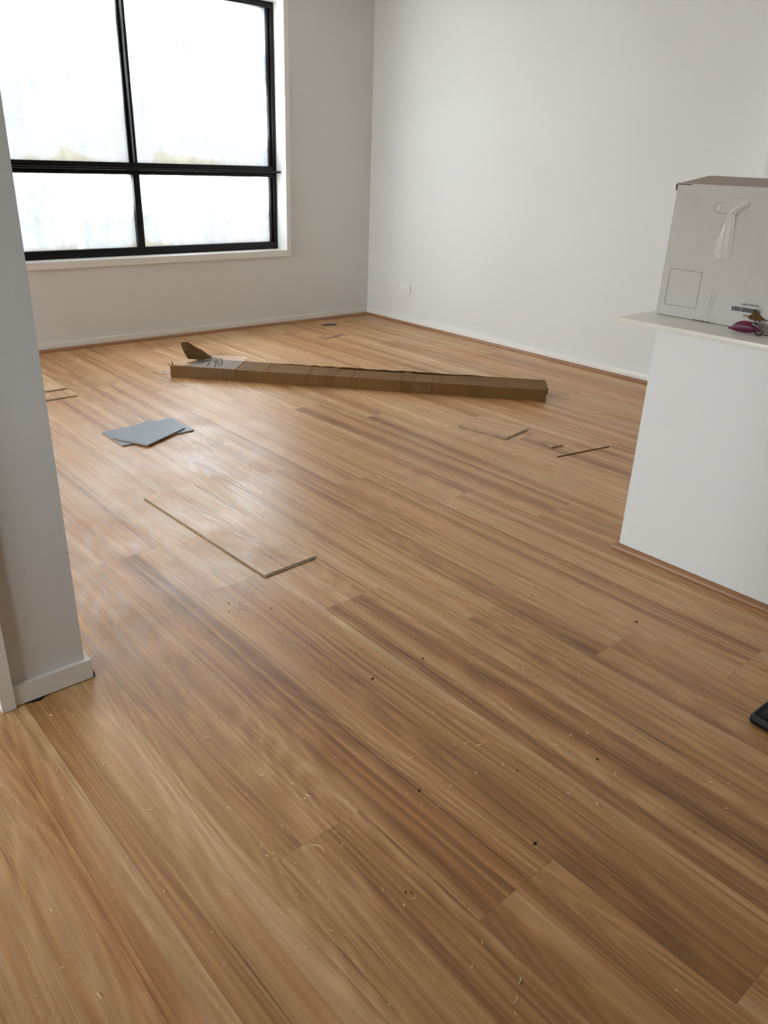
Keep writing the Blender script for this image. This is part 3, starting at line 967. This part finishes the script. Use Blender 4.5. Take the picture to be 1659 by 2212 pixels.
# front wall with a slight bow, plus sides, back and bottom
V, Fc = [], []
gy, gz = 12, 8
for side in (0, 1):
    for i in range(gy + 1):
        for j2 in range(gz + 1):
            y = -BW * i / gy; z = 0.0025 + (BH - 0.0025) * j2 / gz
            bowx = -0.004 * math.sin(math.pi * i / gy) * math.sin(math.pi * j2 / gz)
            V.append((bowx + side * t_, y, z))
N = (gy + 1) * (gz + 1)
for side in (0, 1):
    for i in range(gy):
        for j2 in range(gz):
            a = side * N + i * (gz + 1) + j2
            q = (a, a + gz + 1, a + gz + 2, a + 1)
            Fc.append(q if side == 0 else q[::-1])
for i in range(gy):
    for j2 in (0, gz):
        a = i * (gz + 1) + j2; b = a + gz + 1
        Fc.append((a, b, N + b, N + a))
for j2 in range(gz):
    for i in (0, gy):
        a = i * (gz + 1) + j2; b = a + 1
        Fc.append((a, b, N + b, N + a))
fp = mesh('front_panel', V, Fc, M_WCARD, wc)
box('side_panel', (t_, -t_, 0.0008, BD, 0, BH), M_WCARD, wc)
box('side_panel', (t_, -BW, 0.0008, BD, -BW + t_, BH), M_WCARD, wc)
box('back_panel', (BD - t_, -BW + t_, 0.0008, BD, -t_, BH), M_WCARD, wc)
box('bottom_panel', (t_, -BW + t_, 0.0008, BD - t_, -t_, 0.0048), M_GCARD, wc)
# closed top flaps meeting in a low ridge
RZ = 0.028


def flap(name, x0, x1, z0, z1):
    V = [(x0, -0.001, z0), (x1, -0.022, z1), (x1, -BW + 0.012, z1 - 0.004), (x0, -BW + 0.001, z0)]
    V += [(x, y, z - 0.004) for x, y, z in V]
    return mesh(name, V, [(0, 1, 2, 3), (7, 6, 5, 4), (0, 1, 5, 4), (1, 2, 6, 5), (2, 3, 7, 6), (3, 0, 4, 7)], M_GCARD, wc)


flap('top_flap', 0.0, BD / 2 - 0.001, BH + 0.0015, BH + RZ)
flap('top_flap', BD, BD / 2 + 0.001, BH + 0.0015, BH + RZ)
for y0, y1 in ((-0.15, -t_), (-BW + t_, -BW + 0.15)):
    box('inner_flap', (t_ + 0.001, y0, BH - 0.0045, BD - t_ - 0.001, y1, BH - 0.0005), M_WCARD, wc)
# torn corner piece
mesh('torn_corner', [(0.002, 0.0, BH + 0.003), (0.004, 0.010, BH - 0.004), (0.003, 0.006, BH - 0.022), (0.001, 0.001, BH - 0.018),
                     (0.008, 0.0, BH + 0.003), (0.010, 0.010, BH - 0.004), (0.009, 0.006, BH - 0.022), (0.007, 0.001, BH - 0.018)],
     [(0, 1, 2, 3), (7, 6, 5, 4), (0, 1, 5, 4), (1, 2, 6, 5), (2, 3, 7, 6), (3, 0, 4, 7)], plain('dark_torn_card', (70, 40, 34), 0.8), wc)


def bowx(y, z):
    return -0.004 * math.sin(math.pi * min(1, max(0, -y / BW))) * math.sin(math.pi * min(1, max(0, z / BH))) - 0.0007


def fpt(Y, Z, d=0.0):        # room coordinates on the carton's front face
    y = Y - BY; z = Z - CT
    return (bowx(y, z) - d, y, z)


def ribbon(pts, wdt, V, Fc, closed=False, d=0.0):
    n0 = len(V); n = len(pts)
    for i, p in enumerate(pts):
        a = pts[(i - 1) % n] if (closed or i) else p
        b = pts[(i + 1) % n] if (closed or i < n - 1) else p
        dy, dz = b[0] - a[0], b[1] - a[1]
        L = math.hypot(dy, dz) or 1
        ny, nz = -dz / L * wdt / 2, dy / L * wdt / 2
        V.append(fpt(p[0] + ny, p[1] + nz, d)); V.append(fpt(p[0] - ny, p[1] - nz, d))
    for i in range(n if closed else n - 1):
        j2 = (i + 1) % n
        Fc.append((n0 + 2 * i, n0 + 2 * i + 1, n0 + 2 * j2 + 1, n0 + 2 * j2))


V, Fc = [], []
rect = [(1.483, 1.028), (1.364, 1.027), (1.364, 0.907), (1.484, 0.907)]
for a, b in zip(rect, rect[1:] + rect[:1]):
    ribbon([a, ((a[0] + b[0]) / 2, (a[1] + b[1]) / 2), b], 0.0011, V, Fc)
raw('printed_square', V, Fc, M_FINEINK, wc)
# barcode
V, Fc = [], []
rb = random.Random(21)
y = 1.238
while y > 1.140:
    wd = rb.choice((0.0006, 0.0006, 0.0011, 0.0016))
    f = (1.238 - y) / 0.099
    n0 = len(V)
    V += [fpt(y, 0.9222 + f * 0.0008), fpt(y - wd, 0.9222 + f * 0.0008), fpt(y - wd, 0.9362 + f * 0.0008), fpt(y, 0.9362 + f * 0.0008)]
    Fc.append((n0, n0 + 1, n0 + 2, n0 + 3))
    y -= wd + rb.choice((0.0006, 0.0008, 0.0012))
    if rb.random() < 0.10: y -= 0.0018
raw('barcode', V, Fc, M_INK, wc)


def text_mesh(name, s, size, Y, Z, mat, bold=0.0):
    cu = bpy.data.curves.new(name, 'FONT')
    cu.body = s; cu.size = size; cu.align_x = 'LEFT'; cu.offset = bold; cu.resolution_u = 2
    cu.space_character = 1.12
    tmp = bpy.data.objects.new(name, cu)
    COL.objects.link(tmp)
    dg = bpy.context.evaluated_depsgraph_get()
    me = bpy.data.meshes.new_from_object(tmp.evaluated_get(dg))
    bpy.data.objects.remove(tmp)
    for v in me.vertices:
        v.co = Vector(fpt(Y - v.co.x, Z + v.co.y))
    me.name = name
    me.materials.clear(); me.materials.append(mat)
    o = bpy.data.objects.new(name, me)
    return link(o, wc)


text_mesh('printed_text', 'CARTON ID', 0.0098, 1.2105, 0.9435, M_INK, 0.00012)
text_mesh('printed_text', '15094', 0.0088, 1.1985, 0.9085, M_INK, 0.00012)
# torn hole through the barcode, exposing brown corrugation, ragged lower lip
V, Fc = [], []
poly = [(1.1690, 0.919), (1.1660, 0.922), (1.1635, 0.931), (1.1605, 0.9345), (1.1575, 0.926), (1.1530, 0.9325), (1.1495, 0.923), (1.1450, 0.9295), (1.1415, 0.922), (1.1365, 0.919),
        (1.131, 0.9155), (1.124, 0.911), (1.114, 0.9095), (1.124, 0.9055), (1.134, 0.9045), (1.140, 0.9018), (1.148, 0.9040), (1.156, 0.902), (1.163, 0.9050), (1.172, 0.9045), (1.1785, 0.9085), (1.1745, 0.914)]
c0_ = (1.150, 0.916)
V.append(fpt(c0_[0], c0_[1], 0.0045))
for q in poly: V.append(fpt(q[0], q[1], 0.0008 + 0.002 * rb.random()))
n = len(poly)
for i in range(n): Fc.append((0, 1 + i, 1 + (i + 1) % n))
for q in poly: V.append(fpt(q[0], q[1], -0.001))
for i in range(n): Fc.append((1 + i, 1 + (i + 1) % n, 1 + n + (i + 1) % n, 1 + n + i))
raw('torn_patch', V, Fc, M_TORN, wc)
V, Fc = [], []
for Y, Z, L in ((1.168, 0.905, 0.008), (1.155, 0.9025, 0.01), (1.139, 0.902, 0.009), (1.120, 0.9085, 0.010)):
    tubegeo([fpt(Y, Z, 0.002), fpt(Y - L * 0.5, Z - 0.002, 0.004), fpt(Y - L, Z + 0.001, 0.003)], [0.0014, 0.0012, 0.0004], V, Fc, 5)
mesh('torn_fringe', V, Fc, plain('dark_torn_edge', (74, 46, 18), 0.9), wc)
# hand hole: cut line and the clear film poking out of it
V, Fc = [], []
arc = [(1.319, 1.217), (1.340, 1.2165), (1.352, 1.2175), (1.361, 1.222), (1.3665, 1.230), (1.3655, 1.239), (1.360, 1.246), (1.352, 1.250), (1.345, 1.2515)]
ribbon(arc, 0.0011, V, Fc)
ribbon([(1.319, 1.217), (1.300, 1.2165), (1.287, 1.214)], 0.0009, V, Fc)
raw('hand_hole_cut', V, Fc, M_FINEINK, wc)
V, Fc = [], []
ribbon([(1.292, 1.262), (1.283, 1.266), (1.275, 1.266)], 0.0011, V, Fc)
raw('hand_hole_cut', V, Fc, M_FINEINK, wc)


def film_strip(name, cl, wds, seed, amp=0.005, nv=7):
    r = random.Random(seed)
    V, Fc = [], []
    pts = []
    for (a, b), w0, w1 in zip(zip(cl, cl[1:]), wds, wds[1:]):
        for k in range(4):
            f = k / 4
            pts.append((a[0] + (b[0] - a[0]) * f, a[1] + (b[1] - a[1]) * f, w0 + (w1 - w0) * f))
    pts.append((cl[-1][0], cl[-1][1], wds[-1]))
    n = len(pts)
    for i, p in enumerate(pts):
        a = pts[max(0, i - 1)]; b = pts[min(n - 1, i + 1)]
        dy, dz = b[0] - a[0], b[1] - a[1]; L = math.hypot(dy, dz) or 1
        ny, nz = -dz / L, dy / L
        for j2 in range(nv):
            f = j2 / (nv - 1) - 0.5
            fold = 0.5 + 0.5 * math.sin(j2 * 2.3 + i * 0.25 + seed)
            V.append(fpt(p[0] + ny * f * p[2], p[1] + nz * f * p[2], 0.0015 + amp * fold * (0.6 + 0.6 * r.random())))
    for i in range(n - 1):
        for j2 in range(nv - 1):
            a = i * nv + j2
            Fc.append((a, a + nv, a + nv + 1, a + 1))
    return raw(name, V, Fc, M_FILMW, wc, smooth=True)


film_strip('plastic_film', [(1.304, 1.218), (1.302, 1.195), (1.303, 1.165), (1.304, 1.13), (1.306, 1.10), (1.303, 1.079)], [0.030, 0.032, 0.040, 0.052, 0.054, 0.044], 1)
film_strip('plastic_film', [(1.305, 1.216), (1.283, 1.234), (1.262, 1.247), (1.249, 1.256)], [0.022, 0.018, 0.014, 0.008], 4, 0.004, 5)
film_strip('plastic_film', [(1.352, 1.222), (1.350, 1.236), (1.346, 1.249)], [0.008, 0.011, 0.006], 6, 0.002, 4)
V, Fc = [], []
ribbon([(1.3195, 1.217), (1.3185, 1.196), (1.322, 1.188), (1.330, 1.180), (1.331, 1.165)], 0.0012, V, Fc, d=0.001)
ribbon([(1.298, 1.217), (1.270, 1.238), (1.249, 1.254)], 0.0011, V, Fc, d=0.006)
ribbon([(1.288, 1.213), (1.268, 1.227), (1.246, 1.244)], 0.0011, V, Fc, d=0.005)
ribbon([(1.285, 1.217), (1.282, 1.205), (1.284, 1.18)], 0.0009, V, Fc, d=0.006)
raw('film_edge', V, Fc, plain('brownish_film_edge', (118, 100, 92), 0.4), wc)
# scraped liner along the bottom edge
V, Fc = [], []
y = 1.366
while y > 1.31:
    L = rb.uniform(0.006, 0.014)
    n0 = len(V); h = rb.uniform(0.002, 0.006)
    V += [fpt(y, CT + 0.0012, 0.002), fpt(y - L, CT + 0.0012, 0.004), fpt(y - L, CT + h, 0.001), fpt(y, CT + h * 0.7, 0.001)]
    Fc.append((n0, n0 + 1, n0 + 2, n0 + 3)); y -= L * 0.8
raw('torn_bottom_edge', V, Fc, M_TORN, wc)
# scuffs
M_SCF = plain('grey_scuff', (150, 144, 138), 0.8)
for Y, Z, L in ((1.318, 0.98, 0.06), (1.305, 0.97, 0.05), (1.312, 0.93, 0.04), (1.296, 0.90, 0.03), (1.15, 0.955, 0.02), (1.165, 0.962, 0.018), (1.14, 0.95, 0.015), (1.435, 1.26, 0.03), (1.428, 1.255, 0.025)):
    V, Fc = [], []
    ribbon([(Y, Z), (Y - 0.001, Z - L * 0.5), (Y + 0.001, Z - L)], 0.0008, V, Fc)
    raw('scuff_mark', V, Fc, M_SCF, wc)

# ------------------------------------------------------------------ magenta gadget on the counter
gd = empty('chalk_reel', (2.562, 1.150, CT))
tag(gd, 'small magenta teardrop plastic gadget with a black loop, on the countertop by the carton', 'gadget')
gd.rotation_euler = (0, 0, 0.10)


def magenta():
    t = NT('magenta_plastic')
    co = t.n('ShaderNodeTexCoord').outputs['Object']
    sp = t.n('ShaderNodeSeparateXYZ', {0: co})
    up = t.math('MULTIPLY', t.rng(sp.outputs[2], 0.027, 0.034, 0, 1, True), t.rng(t.noise(co, 90.0, 3.0), 0.38, 0.62, 0, 1))  # red-brown sheen along the top, painted into the colour
    t.p(Base_Color=t.mix(up, lin(88, 3, 55), lin(140, 38, 28)), Roughness=0.45)
    return t.m


M_MAG = magenta()
prof = [(0.058, 0.0025, 0.0075), (0.0555, 0.0038, 0.0080), (0.051, 0.0042, 0.0088), (0.047, 0.0062, 0.0102), (0.040, 0.0110, 0.0135), (0.030, 0.0155, 0.0168), (0.017, 0.0178, 0.0186), (0.002, 0.0182, 0.0190),
        (-0.010, 0.0172, 0.0190), (-0.022, 0.0142, 0.0186), (-0.031, 0.0105, 0.0180), (-0.037, 0.0070, 0.0172), (-0.040, 0.0030, 0.0165)]
V, Fc = [], []
sd = 18
for y, r, zc in prof:
    for k in range(sd):
        a = 2 * math.pi * k / sd
        V.append((r * 0.86 * math.cos(a), y, max(0.0004, zc + r * math.sin(a))))
for i in range(len(prof) - 1):
    for k in range(sd):
        l = (k + 1) % sd
        Fc.append((i * sd + k, (i + 1) * sd + k, (i + 1) * sd + l, i * sd + l))
Fc += [tuple(range(sd)), tuple((len(prof) - 1) * sd + k for k in range(sd))]
mesh('body', V, Fc, M_MAG, gd, smooth=True)
# screw near the tip, seen as a ring
ring = []
for k in range(12):
    a = 2 * math.pi * k / 12
    ring.append((-0.0128 + 0.002 * math.cos(a) * 0.3, 0.034 + 0.0028 * math.cos(a), 0.0165 + 0.0028 * math.sin(a)))
tube('screw', ring, 0.0006, plain('pale_screw', (200, 150, 180), 0.3), gd, closed=True)
mesh('tail', [(-0.010, -0.024, 0.017), (-0.012, -0.040, 0.012), (-0.010, -0.046, 0.010), (-0.006, -0.044, 0.022), (-0.004, -0.052, 0.028), (-0.006, -0.030, 0.028),
              (-0.002, -0.024, 0.017), (-0.004, -0.040, 0.012), (-0.002, -0.046, 0.010), (0.002, -0.044, 0.022), (0.004, -0.052, 0.028), (0.002, -0.030, 0.028)],
     [(0, 1, 2, 3, 4, 5), (11, 10, 9, 8, 7, 6)] + [(i, (i + 1) % 6, 6 + (i + 1) % 6, 6 + i) for i in range(6)], M_MAG, gd)
M_BLKP = plain('black_rubber', (14, 14, 14), 0.45)
tube('wire_clip', [(-0.014, -0.018, 0.033), (-0.015, -0.034, 0.029), (-0.016, -0.052, 0.018)], 0.0012, plain('steel_wire', (178, 172, 168), 0.3, metallic=0.7), gd)
box('clip_block', (-0.012, -0.030, 0.026, 0.004, -0.018, 0.0365), M_BLKP, gd, bevel=0.002)
tube('cord_loop', [(-0.012, -0.026, 0.016), (-0.016, -0.032, 0.010), (-0.022, -0.039, 0.003), (-0.025, -0.046, 0.0022), (-0.024, -0.053, 0.003), (-0.018, -0.056, 0.010), (-0.016, -0.053, 0.016)], 0.0019, M_BLKP, gd)
tube('cord', [(-0.012, -0.034, 0.007), (-0.008, -0.046, 0.0035), (0.002, -0.058, 0.0022), (0.010, -0.075, 0.0022), (0.020, -0.10, 0.0022)], 0.0017, M_BLKP, gd)

# ------------------------------------------------------------------ black case at the lower right
bc = empty('black_case', (1.868, 0.606, 0.0), math.radians(-2))
tag(bc, 'black flat case with a piped rim lying on the floor below the half wall', 'case')
M_LEATHER = plain('black_vinyl', (13, 13, 14), 0.5, spec=0.3, vary=0.3, scale=40, bump=0.3)


def rrect(x0, y0, x1, y1, r, n=6):
    out = []
    for cx, cy, a0 in ((x1 - r, y1 - r, 0), (x0 + r, y1 - r, 90), (x0 + r, y0 + r, 180), (x1 - r, y0 + r, 270)):
        for k in range(n + 1):
            a = math.radians(a0 + 90 * k / n)
            out.append((cx + r * math.cos(a), cy + r * math.sin(a)))
    return out


V, Fc = [], []
layers = [(0.006, 0.0), (0.0, 0.005), (0.0, 0.020), (0.004, 0.025), (0.010, 0.0265), (0.013, 0.023), (0.020, 0.0265), (0.060, 0.030)]
for ins, z in layers:
    for x, y in rrect(0 + ins, -0.30 + ins, 0.40 - ins, 0 - ins, 0.018): V.append((x, y, z + 0.0004))
n = len(rrect(0, 0, 1, 1, 0.1))
for i in range(len(layers) - 1):
    for k in range(n):
        l = (k + 1) % n
        Fc.append((i * n + k, i * n + l, (i + 1) * n + l, (i + 1) * n + k))
Fc += [tuple(range(n)), tuple((len(layers) - 1) * n + k for k in range(n))]
mesh('shell', V, Fc, M_LEATHER, bc, smooth=True)
ringp = [(x, y, 0.0255) for x, y in rrect(0.005, -0.295, 0.395, -0.005, 0.016)]
tube('piping', ringp, 0.0026, plain('grey_black_piping', (44, 46, 45), 0.35, vary=0.4, scale=60), bc, closed=True)  # piping coloured a lighter grey than the shell

# ------------------------------------------------------------------ dark gaps at the nib skirting, stood in for by black pieces
M_GAPFILL = plain('black_gap_fill', (10, 10, 11), 0.6)
gapfill1 = prism('skirting_gap_fill', [(0.418, 1.853), (0.448, 1.843), (0.466, 1.853), (0.466, 1.88), (0.418, 1.88)], 0.0002, 0.0038, M_GAPFILL)
tag(gapfill1, 'black fill for the dark gap under the front of the nib skirting', 'gap')
gapfill2 = prism('skirting_gap_fill', [(0.5985, 1.853), (0.606, 1.862), (0.606, 1.92), (0.5985, 1.92)], 0.0002, 0.012, M_GAPFILL)
tag(gapfill2, 'black fill for the dark gap beside the end corner of the nib skirting', 'gap')

# ------------------------------------------------------------------ litter on the floor
M_SHAVE = plain('pale_wood_shaving', (246, 230, 194), 0.6, vary=0.05, scale=80)
M_CRUMB = plain('dark_dirt', (70, 46, 28), 0.9, vary=0.3, scale=200)
rs = random.Random(17)


def shaving_mesh(L, curl, wdt, seed):
    r = random.Random(seed)
    V, Fc = [], []
    q = []; n = 7; a = -curl / 2; x = y = 0
    for i in range(n):
        q.append((x, y, 0.0012 + 0.0016 * math.sin(math.pi * i / (n - 1)) + 0.0003 * r.random()))
        x += L / (n - 1) * math.cos(a); y += L / (n - 1) * math.sin(a)
        a += curl / (n - 1) * (0.5 + r.random())
    tubegeo(q, [wdt * (0.55 + 0.45 * math.sin(math.pi * min(1, max(0, i / (n - 1))))) for i in range(n)], V, Fc, 4)
    me = bpy.data.meshes.new('wood_shaving')
    me.from_pydata(V, [], Fc)
    me.materials.append(M_SHAVE)
    return me


def chip_mesh(s, mat, seed, name):
    r = random.Random(seed)
    V = []
    for z, k in ((0.0002, 0.8), (s * 0.35, 1.0), (s * 0.7, 0.55)):
        for i in range(6):
            a = math.pi / 3 * i
            rr = s * k * r.uniform(0.6, 1.15)
            V.append((rr * math.cos(a), rr * math.sin(a), z))
    Fc = [tuple(range(6))[::-1], tuple(range(12, 18))]
    for q in (0, 6):
        for i in range(6):
            j2 = (i + 1) % 6
            Fc.append((q + i, q + j2, q + 6 + j2, q + 6 + i))
    me = bpy.data.meshes.new(name)
    me.from_pydata(V, [], Fc)
    me.materials.append(mat)
    return me


SM = {1: [shaving_mesh(rs.uniform(0.006, 0.0095), rs.uniform(0.3, 2.4), 0.0010, i) for i in range(9)],
      2: [shaving_mesh(rs.uniform(0.012, 0.015), rs.uniform(0.6, 2.0), 0.0012, 20 + i) for i in range(5)],
      3: [shaving_mesh(0.020, 1.6, 0.0013, 30), shaving_mesh(0.018, 1.2, 0.0013, 31)],
      4: [shaving_mesh(0.042, 2.0, 0.0010, 40)],
      9: [chip_mesh(s, M_SHAVE, i, 'wood_shaving') for i, s in enumerate((0.0015, 0.0018, 0.0024))]}
SHAVINGS = [(0.45, 1.758, 2), (0.49, 1.508, 2), (0.451, 1.706, 9), (0.619, 1.501, 1), (0.593, 1.612, 1), (0.66, 1.44, 1), (0.393, 1.556, 1), (0.395, 1.44, 1), (0.366, 1.458, 1), (0.52, 1.424, 1), (0.566, 1.548, 1), (0.569, 1.338, 1), (0.402, 1.799, 1), (0.375, 1.785, 1), (0.506, 1.736, 1), (0.548, 1.787, 1), (0.533, 1.792, 1), (0.468, 1.788, 1), (0.42, 1.835, 1), (0.499, 1.311, 1), (0.506, 1.568, 1), (0.349, 1.78, 9), (0.479, 1.758, 1), (0.497, 1.728, 1), (0.356, 1.766, 9), (0.554, 1.404, 1), (0.422, 1.602, 1), (0.784, 1.49, 2), (0.725, 1.434, 2), (0.824, 1.383, 1), (0.751, 1.245, 2), (0.792, 1.178, 1), (0.8, 1.131, 3), (0.789, 1.117, 1), (0.859, 1.056, 1), (0.668, 1.265, 1), (0.69, 1.212, 1), (0.639, 1.21, 2), (0.617, 1.202, 9), (0.927, 1.184, 9), (0.963, 1.273, 9), (0.817, 1.341, 1), (0.825, 1.465, 1), (1.345, 1.144, 1), (1.398, 1.08, 1), (1.404, 1.033, 1), (1.296, 1.159, 1), (1.231, 1.158, 1), (1.26, 1.098, 1), (1.224, 1.015, 2), (1.232, 0.997, 3), (1.252, 0.995, 1), (1.191, 1.03, 1), (1.069, 1.068, 2), (1.078, 0.941, 1), (1.227, 0.905, 1), (1.191, 0.942, 9), (1.158, 0.926, 1), (0.986, 0.98, 1), (0.984, 0.937, 9), (1.01, 0.912, 1), (1.421, 0.931, 1), (1.453, 0.866, 1), (1.319, 0.834, 1), (1.322, 0.797, 1), (1.277, 0.743, 1), (1.297, 0.753, 1), (1.39, 0.867, 1), (1.488, 0.843, 1), (1.415, 0.713, 2), (1.373, 0.657, 9), (1.299, 0.684, 2), (1.58, 0.593, 1), (1.579, 0.556, 1), (1.612, 0.52, 1), (1.525, 0.49, 1), (1.3, 0.638, 1), (1.803, 0.711, 9), (1.677, 0.853, 9), (1.453, 0.499, 9), (1.862, 0.736, 1), (0.734, 0.971, 4), (0.708, 1.086, 1), (0.786, 0.996, 1), (0.813, 0.978, 1), (0.771, 0.961, 1), (0.644, 1.068, 1), (0.649, 1.033, 1), (0.636, 1.033, 1), (0.642, 1.021, 1), (0.653, 1.005, 1), (0.667, 0.985, 1), (0.693, 1.013, 9), (0.634, 0.981, 1), (0.634, 0.919, 1), (0.666, 0.866, 1), (0.56, 0.938, 1), (0.603, 0.896, 1), (0.631, 0.819, 2), (0.771, 0.821, 1), (0.683, 0.919, 1), (0.571, 0.813, 1), (0.517, 0.89, 1), (0.431, 1.096, 1), (0.524, 1.007, 2), (0.472, 1.204, 1), (0.406, 1.213, 1), (0.246, 0.976, 2), (0.381, 1.343, 1), (0.441, 0.881, 9), (0.434, 1.13, 1), (0.455, 0.955, 1), (0.241, 1.45, 1), (0.224, 1.378, 9), (0.244, 1.186, 1), (0.219, 1.057, 1), (0.163, 1.033, 1), (0.827, 0.517, 2), (0.792, 0.499, 3), (0.8, 0.769, 1), (0.776, 0.764, 1), (1.06, 0.507, 9), (1.039, 0.325, 1), (0.621, 0.638, 1), (0.84, 0.615, 1), (0.784, 0.592, 1), (0.78, 0.483, 1), (1.2, 1.694, 1), (1.241, 1.623, 1), (1.126, 1.636, 1), (1.126, 1.548, 1), (1.053, 1.425, 1), (1.336, 1.36, 1), (1.406, 1.334, 1), (1.499, 1.228, 1), (1.579, 1.131, 2), (1.584, 1.093, 2), (1.511, 1.054, 1), (1.392, 1.237, 1), (1.374, 1.211, 1), (1.238, 1.553, 1), (1.692, 1.113, 1), (1.686, 1.016, 9), (1.4, 1.481, 1), (1.488, 1.258, 1), (2.391, 1.145, 1), (2.423, 1.111, 1), (2.426, 1.036, 1), (2.431, 0.967, 2), (2.349, 0.942, 1), (2.37, 1.208, 1), (2.367, 1.221, 1), (2.089, 0.932, 1), (2.298, 0.777, 1), (2.125, 0.846, 1), (2.014, 1.16, 1), (2.471, 1.365, 1), (2.43, 1.357, 1), (2.221, 1.256, 1), (2.331, 1.335, 1)]
for x, y, c in SHAVINGS:
    o = bpy.data.objects.new('wood_shaving', rs.choice(SM[c]))
    o.location = (x, y, 0.0); o.rotation_euler = (0, 0, rs.uniform(0, 6.28))
    link(o)
    tag(o, 'tiny pale curled wood shaving lying on the timber floor', 'shaving', 'pale wood shavings on the floor')
CM = {1: [chip_mesh(s, M_CRUMB, 50 + i, 'dirt_crumb') for i, s in enumerate((0.0022, 0.0026, 0.003))],
      2: [chip_mesh(s, M_CRUMB, 60 + i, 'dirt_crumb') for i, s in enumerate((0.004, 0.005))],
      3: [chip_mesh(0.0055, M_CRUMB, 71, 'dirt_crumb')]}
CRUMBS = [(1.772, 1.339, 1), (2.18, 1.532, 1), (1.694, 1.333, 1), (1.992, 1.425, 1), (1.934, 1.392, 1), (1.384, 1.354, 2), (1.204, 1.371, 2), (1.275, 1.501, 1), (2.074, 1.075, 3), (1.246, 1.498, 1), (1.291, 1.831, 1), (1.792, 1.155, 1), (1.432, 0.773, 1), (1.243, 0.873, 1), (1.958, 1.674, 1), (1.101, 0.703, 3), (1.013, 0.975, 2), (1.43, 0.773, 2), (1.539, 0.666, 1), (1.531, 0.616, 1), (0.809, 0.78, 1), (0.8, 0.788, 1), (1.405, 0.498, 1), (1.19, 1.863, 1), (1.29, 1.832, 1), (1.072, 1.929, 1), (1.098, 1.973, 1), (0.956, 2.093, 1), (4.258, 3.838, 1), (3.141, 3.021, 1), (4.142, 4.11, 2), (4.064, 3.864, 2), (1.926, 1.747, 1)]
for x, y, c in CRUMBS:
    o = bpy.data.objects.new('dirt_crumb', rs.choice(CM[c]))
    o.location = (x, y, 0.0); o.rotation_euler = (0, 0, rs.uniform(0, 6.28))
    if c == 3: o.scale = (1.5, 0.7, 0.8)
    link(o)
    tag(o, 'dark crumb of dirt lying on the timber floor', 'crumb', 'dark dirt crumbs on the floor')
for x, y in ((1.47, 2.20), (1.378, 2.152)):
    o = bpy.data.objects.new('dirt_crumb', CM[1][0])
    o.location = (x, y, 0.0073)
    link(o)
    tag(o, 'dark crumb of dirt lying on the long loose plank', 'crumb', 'dark dirt crumbs on the loose plank')
# uncountable dust and grit
V, Fc = [], []


def speck(x, y, s, z=0.0):
    n0 = len(V); a = rs.uniform(0, 6.28)
    for k in range(3):
        V.append((x + s * math.cos(a + 2.1 * k), y + s * math.sin(a + 2.1 * k), z + 0.0002))
    V.append((x, y, z + s * 0.8))
    Fc.extend([(n0, n0 + 2, n0 + 1), (n0, n0 + 1, n0 + 3), (n0 + 1, n0 + 2, n0 + 3), (n0 + 2, n0, n0 + 3)])


for i in range(170): speck(rs.gauss(1.108, 0.020), rs.gauss(1.918, 0.022), rs.uniform(0.0006, 0.0014))
for i in range(110): speck(min(1.245, rs.gauss(1.187, 0.035)), rs.gauss(2.005, 0.03), rs.uniform(0.0006, 0.0014))
for i in range(50): speck(rs.gauss(1.138, 0.02), rs.gauss(2.066, 0.012), rs.uniform(0.0006, 0.0013))
for i in range(40): speck(rs.gauss(2.35, 0.06), rs.gauss(2.58, 0.06), rs.uniform(0.0008, 0.0016))
o = raw('dirt_grit', V, Fc, M_CRUMB)
tag(o, 'fine dark grit scattered on the floor near the long loose plank', 'grit', kind='stuff')
V, Fc = [], []
for i in range(420):
    if i < 260: speck(rs.uniform(0.1, 2.4), rs.uniform(0.3, 2.1), rs.uniform(0.0005, 0.0011))
    elif i < 330: speck(rs.gauss(0.46, 0.09), rs.gauss(1.72, 0.08), rs.uniform(0.0005, 0.0012))
    else: speck(rs.gauss(2.25, 0.25), rs.gauss(1.5, 0.3), rs.uniform(0.0006, 0.0013))
V = [v for v in V]
o = raw('saw_dust', V, Fc, M_SHAVE)
tag(o, 'fine pale sawdust flecks scattered over the timber floor', 'sawdust', kind='stuff')
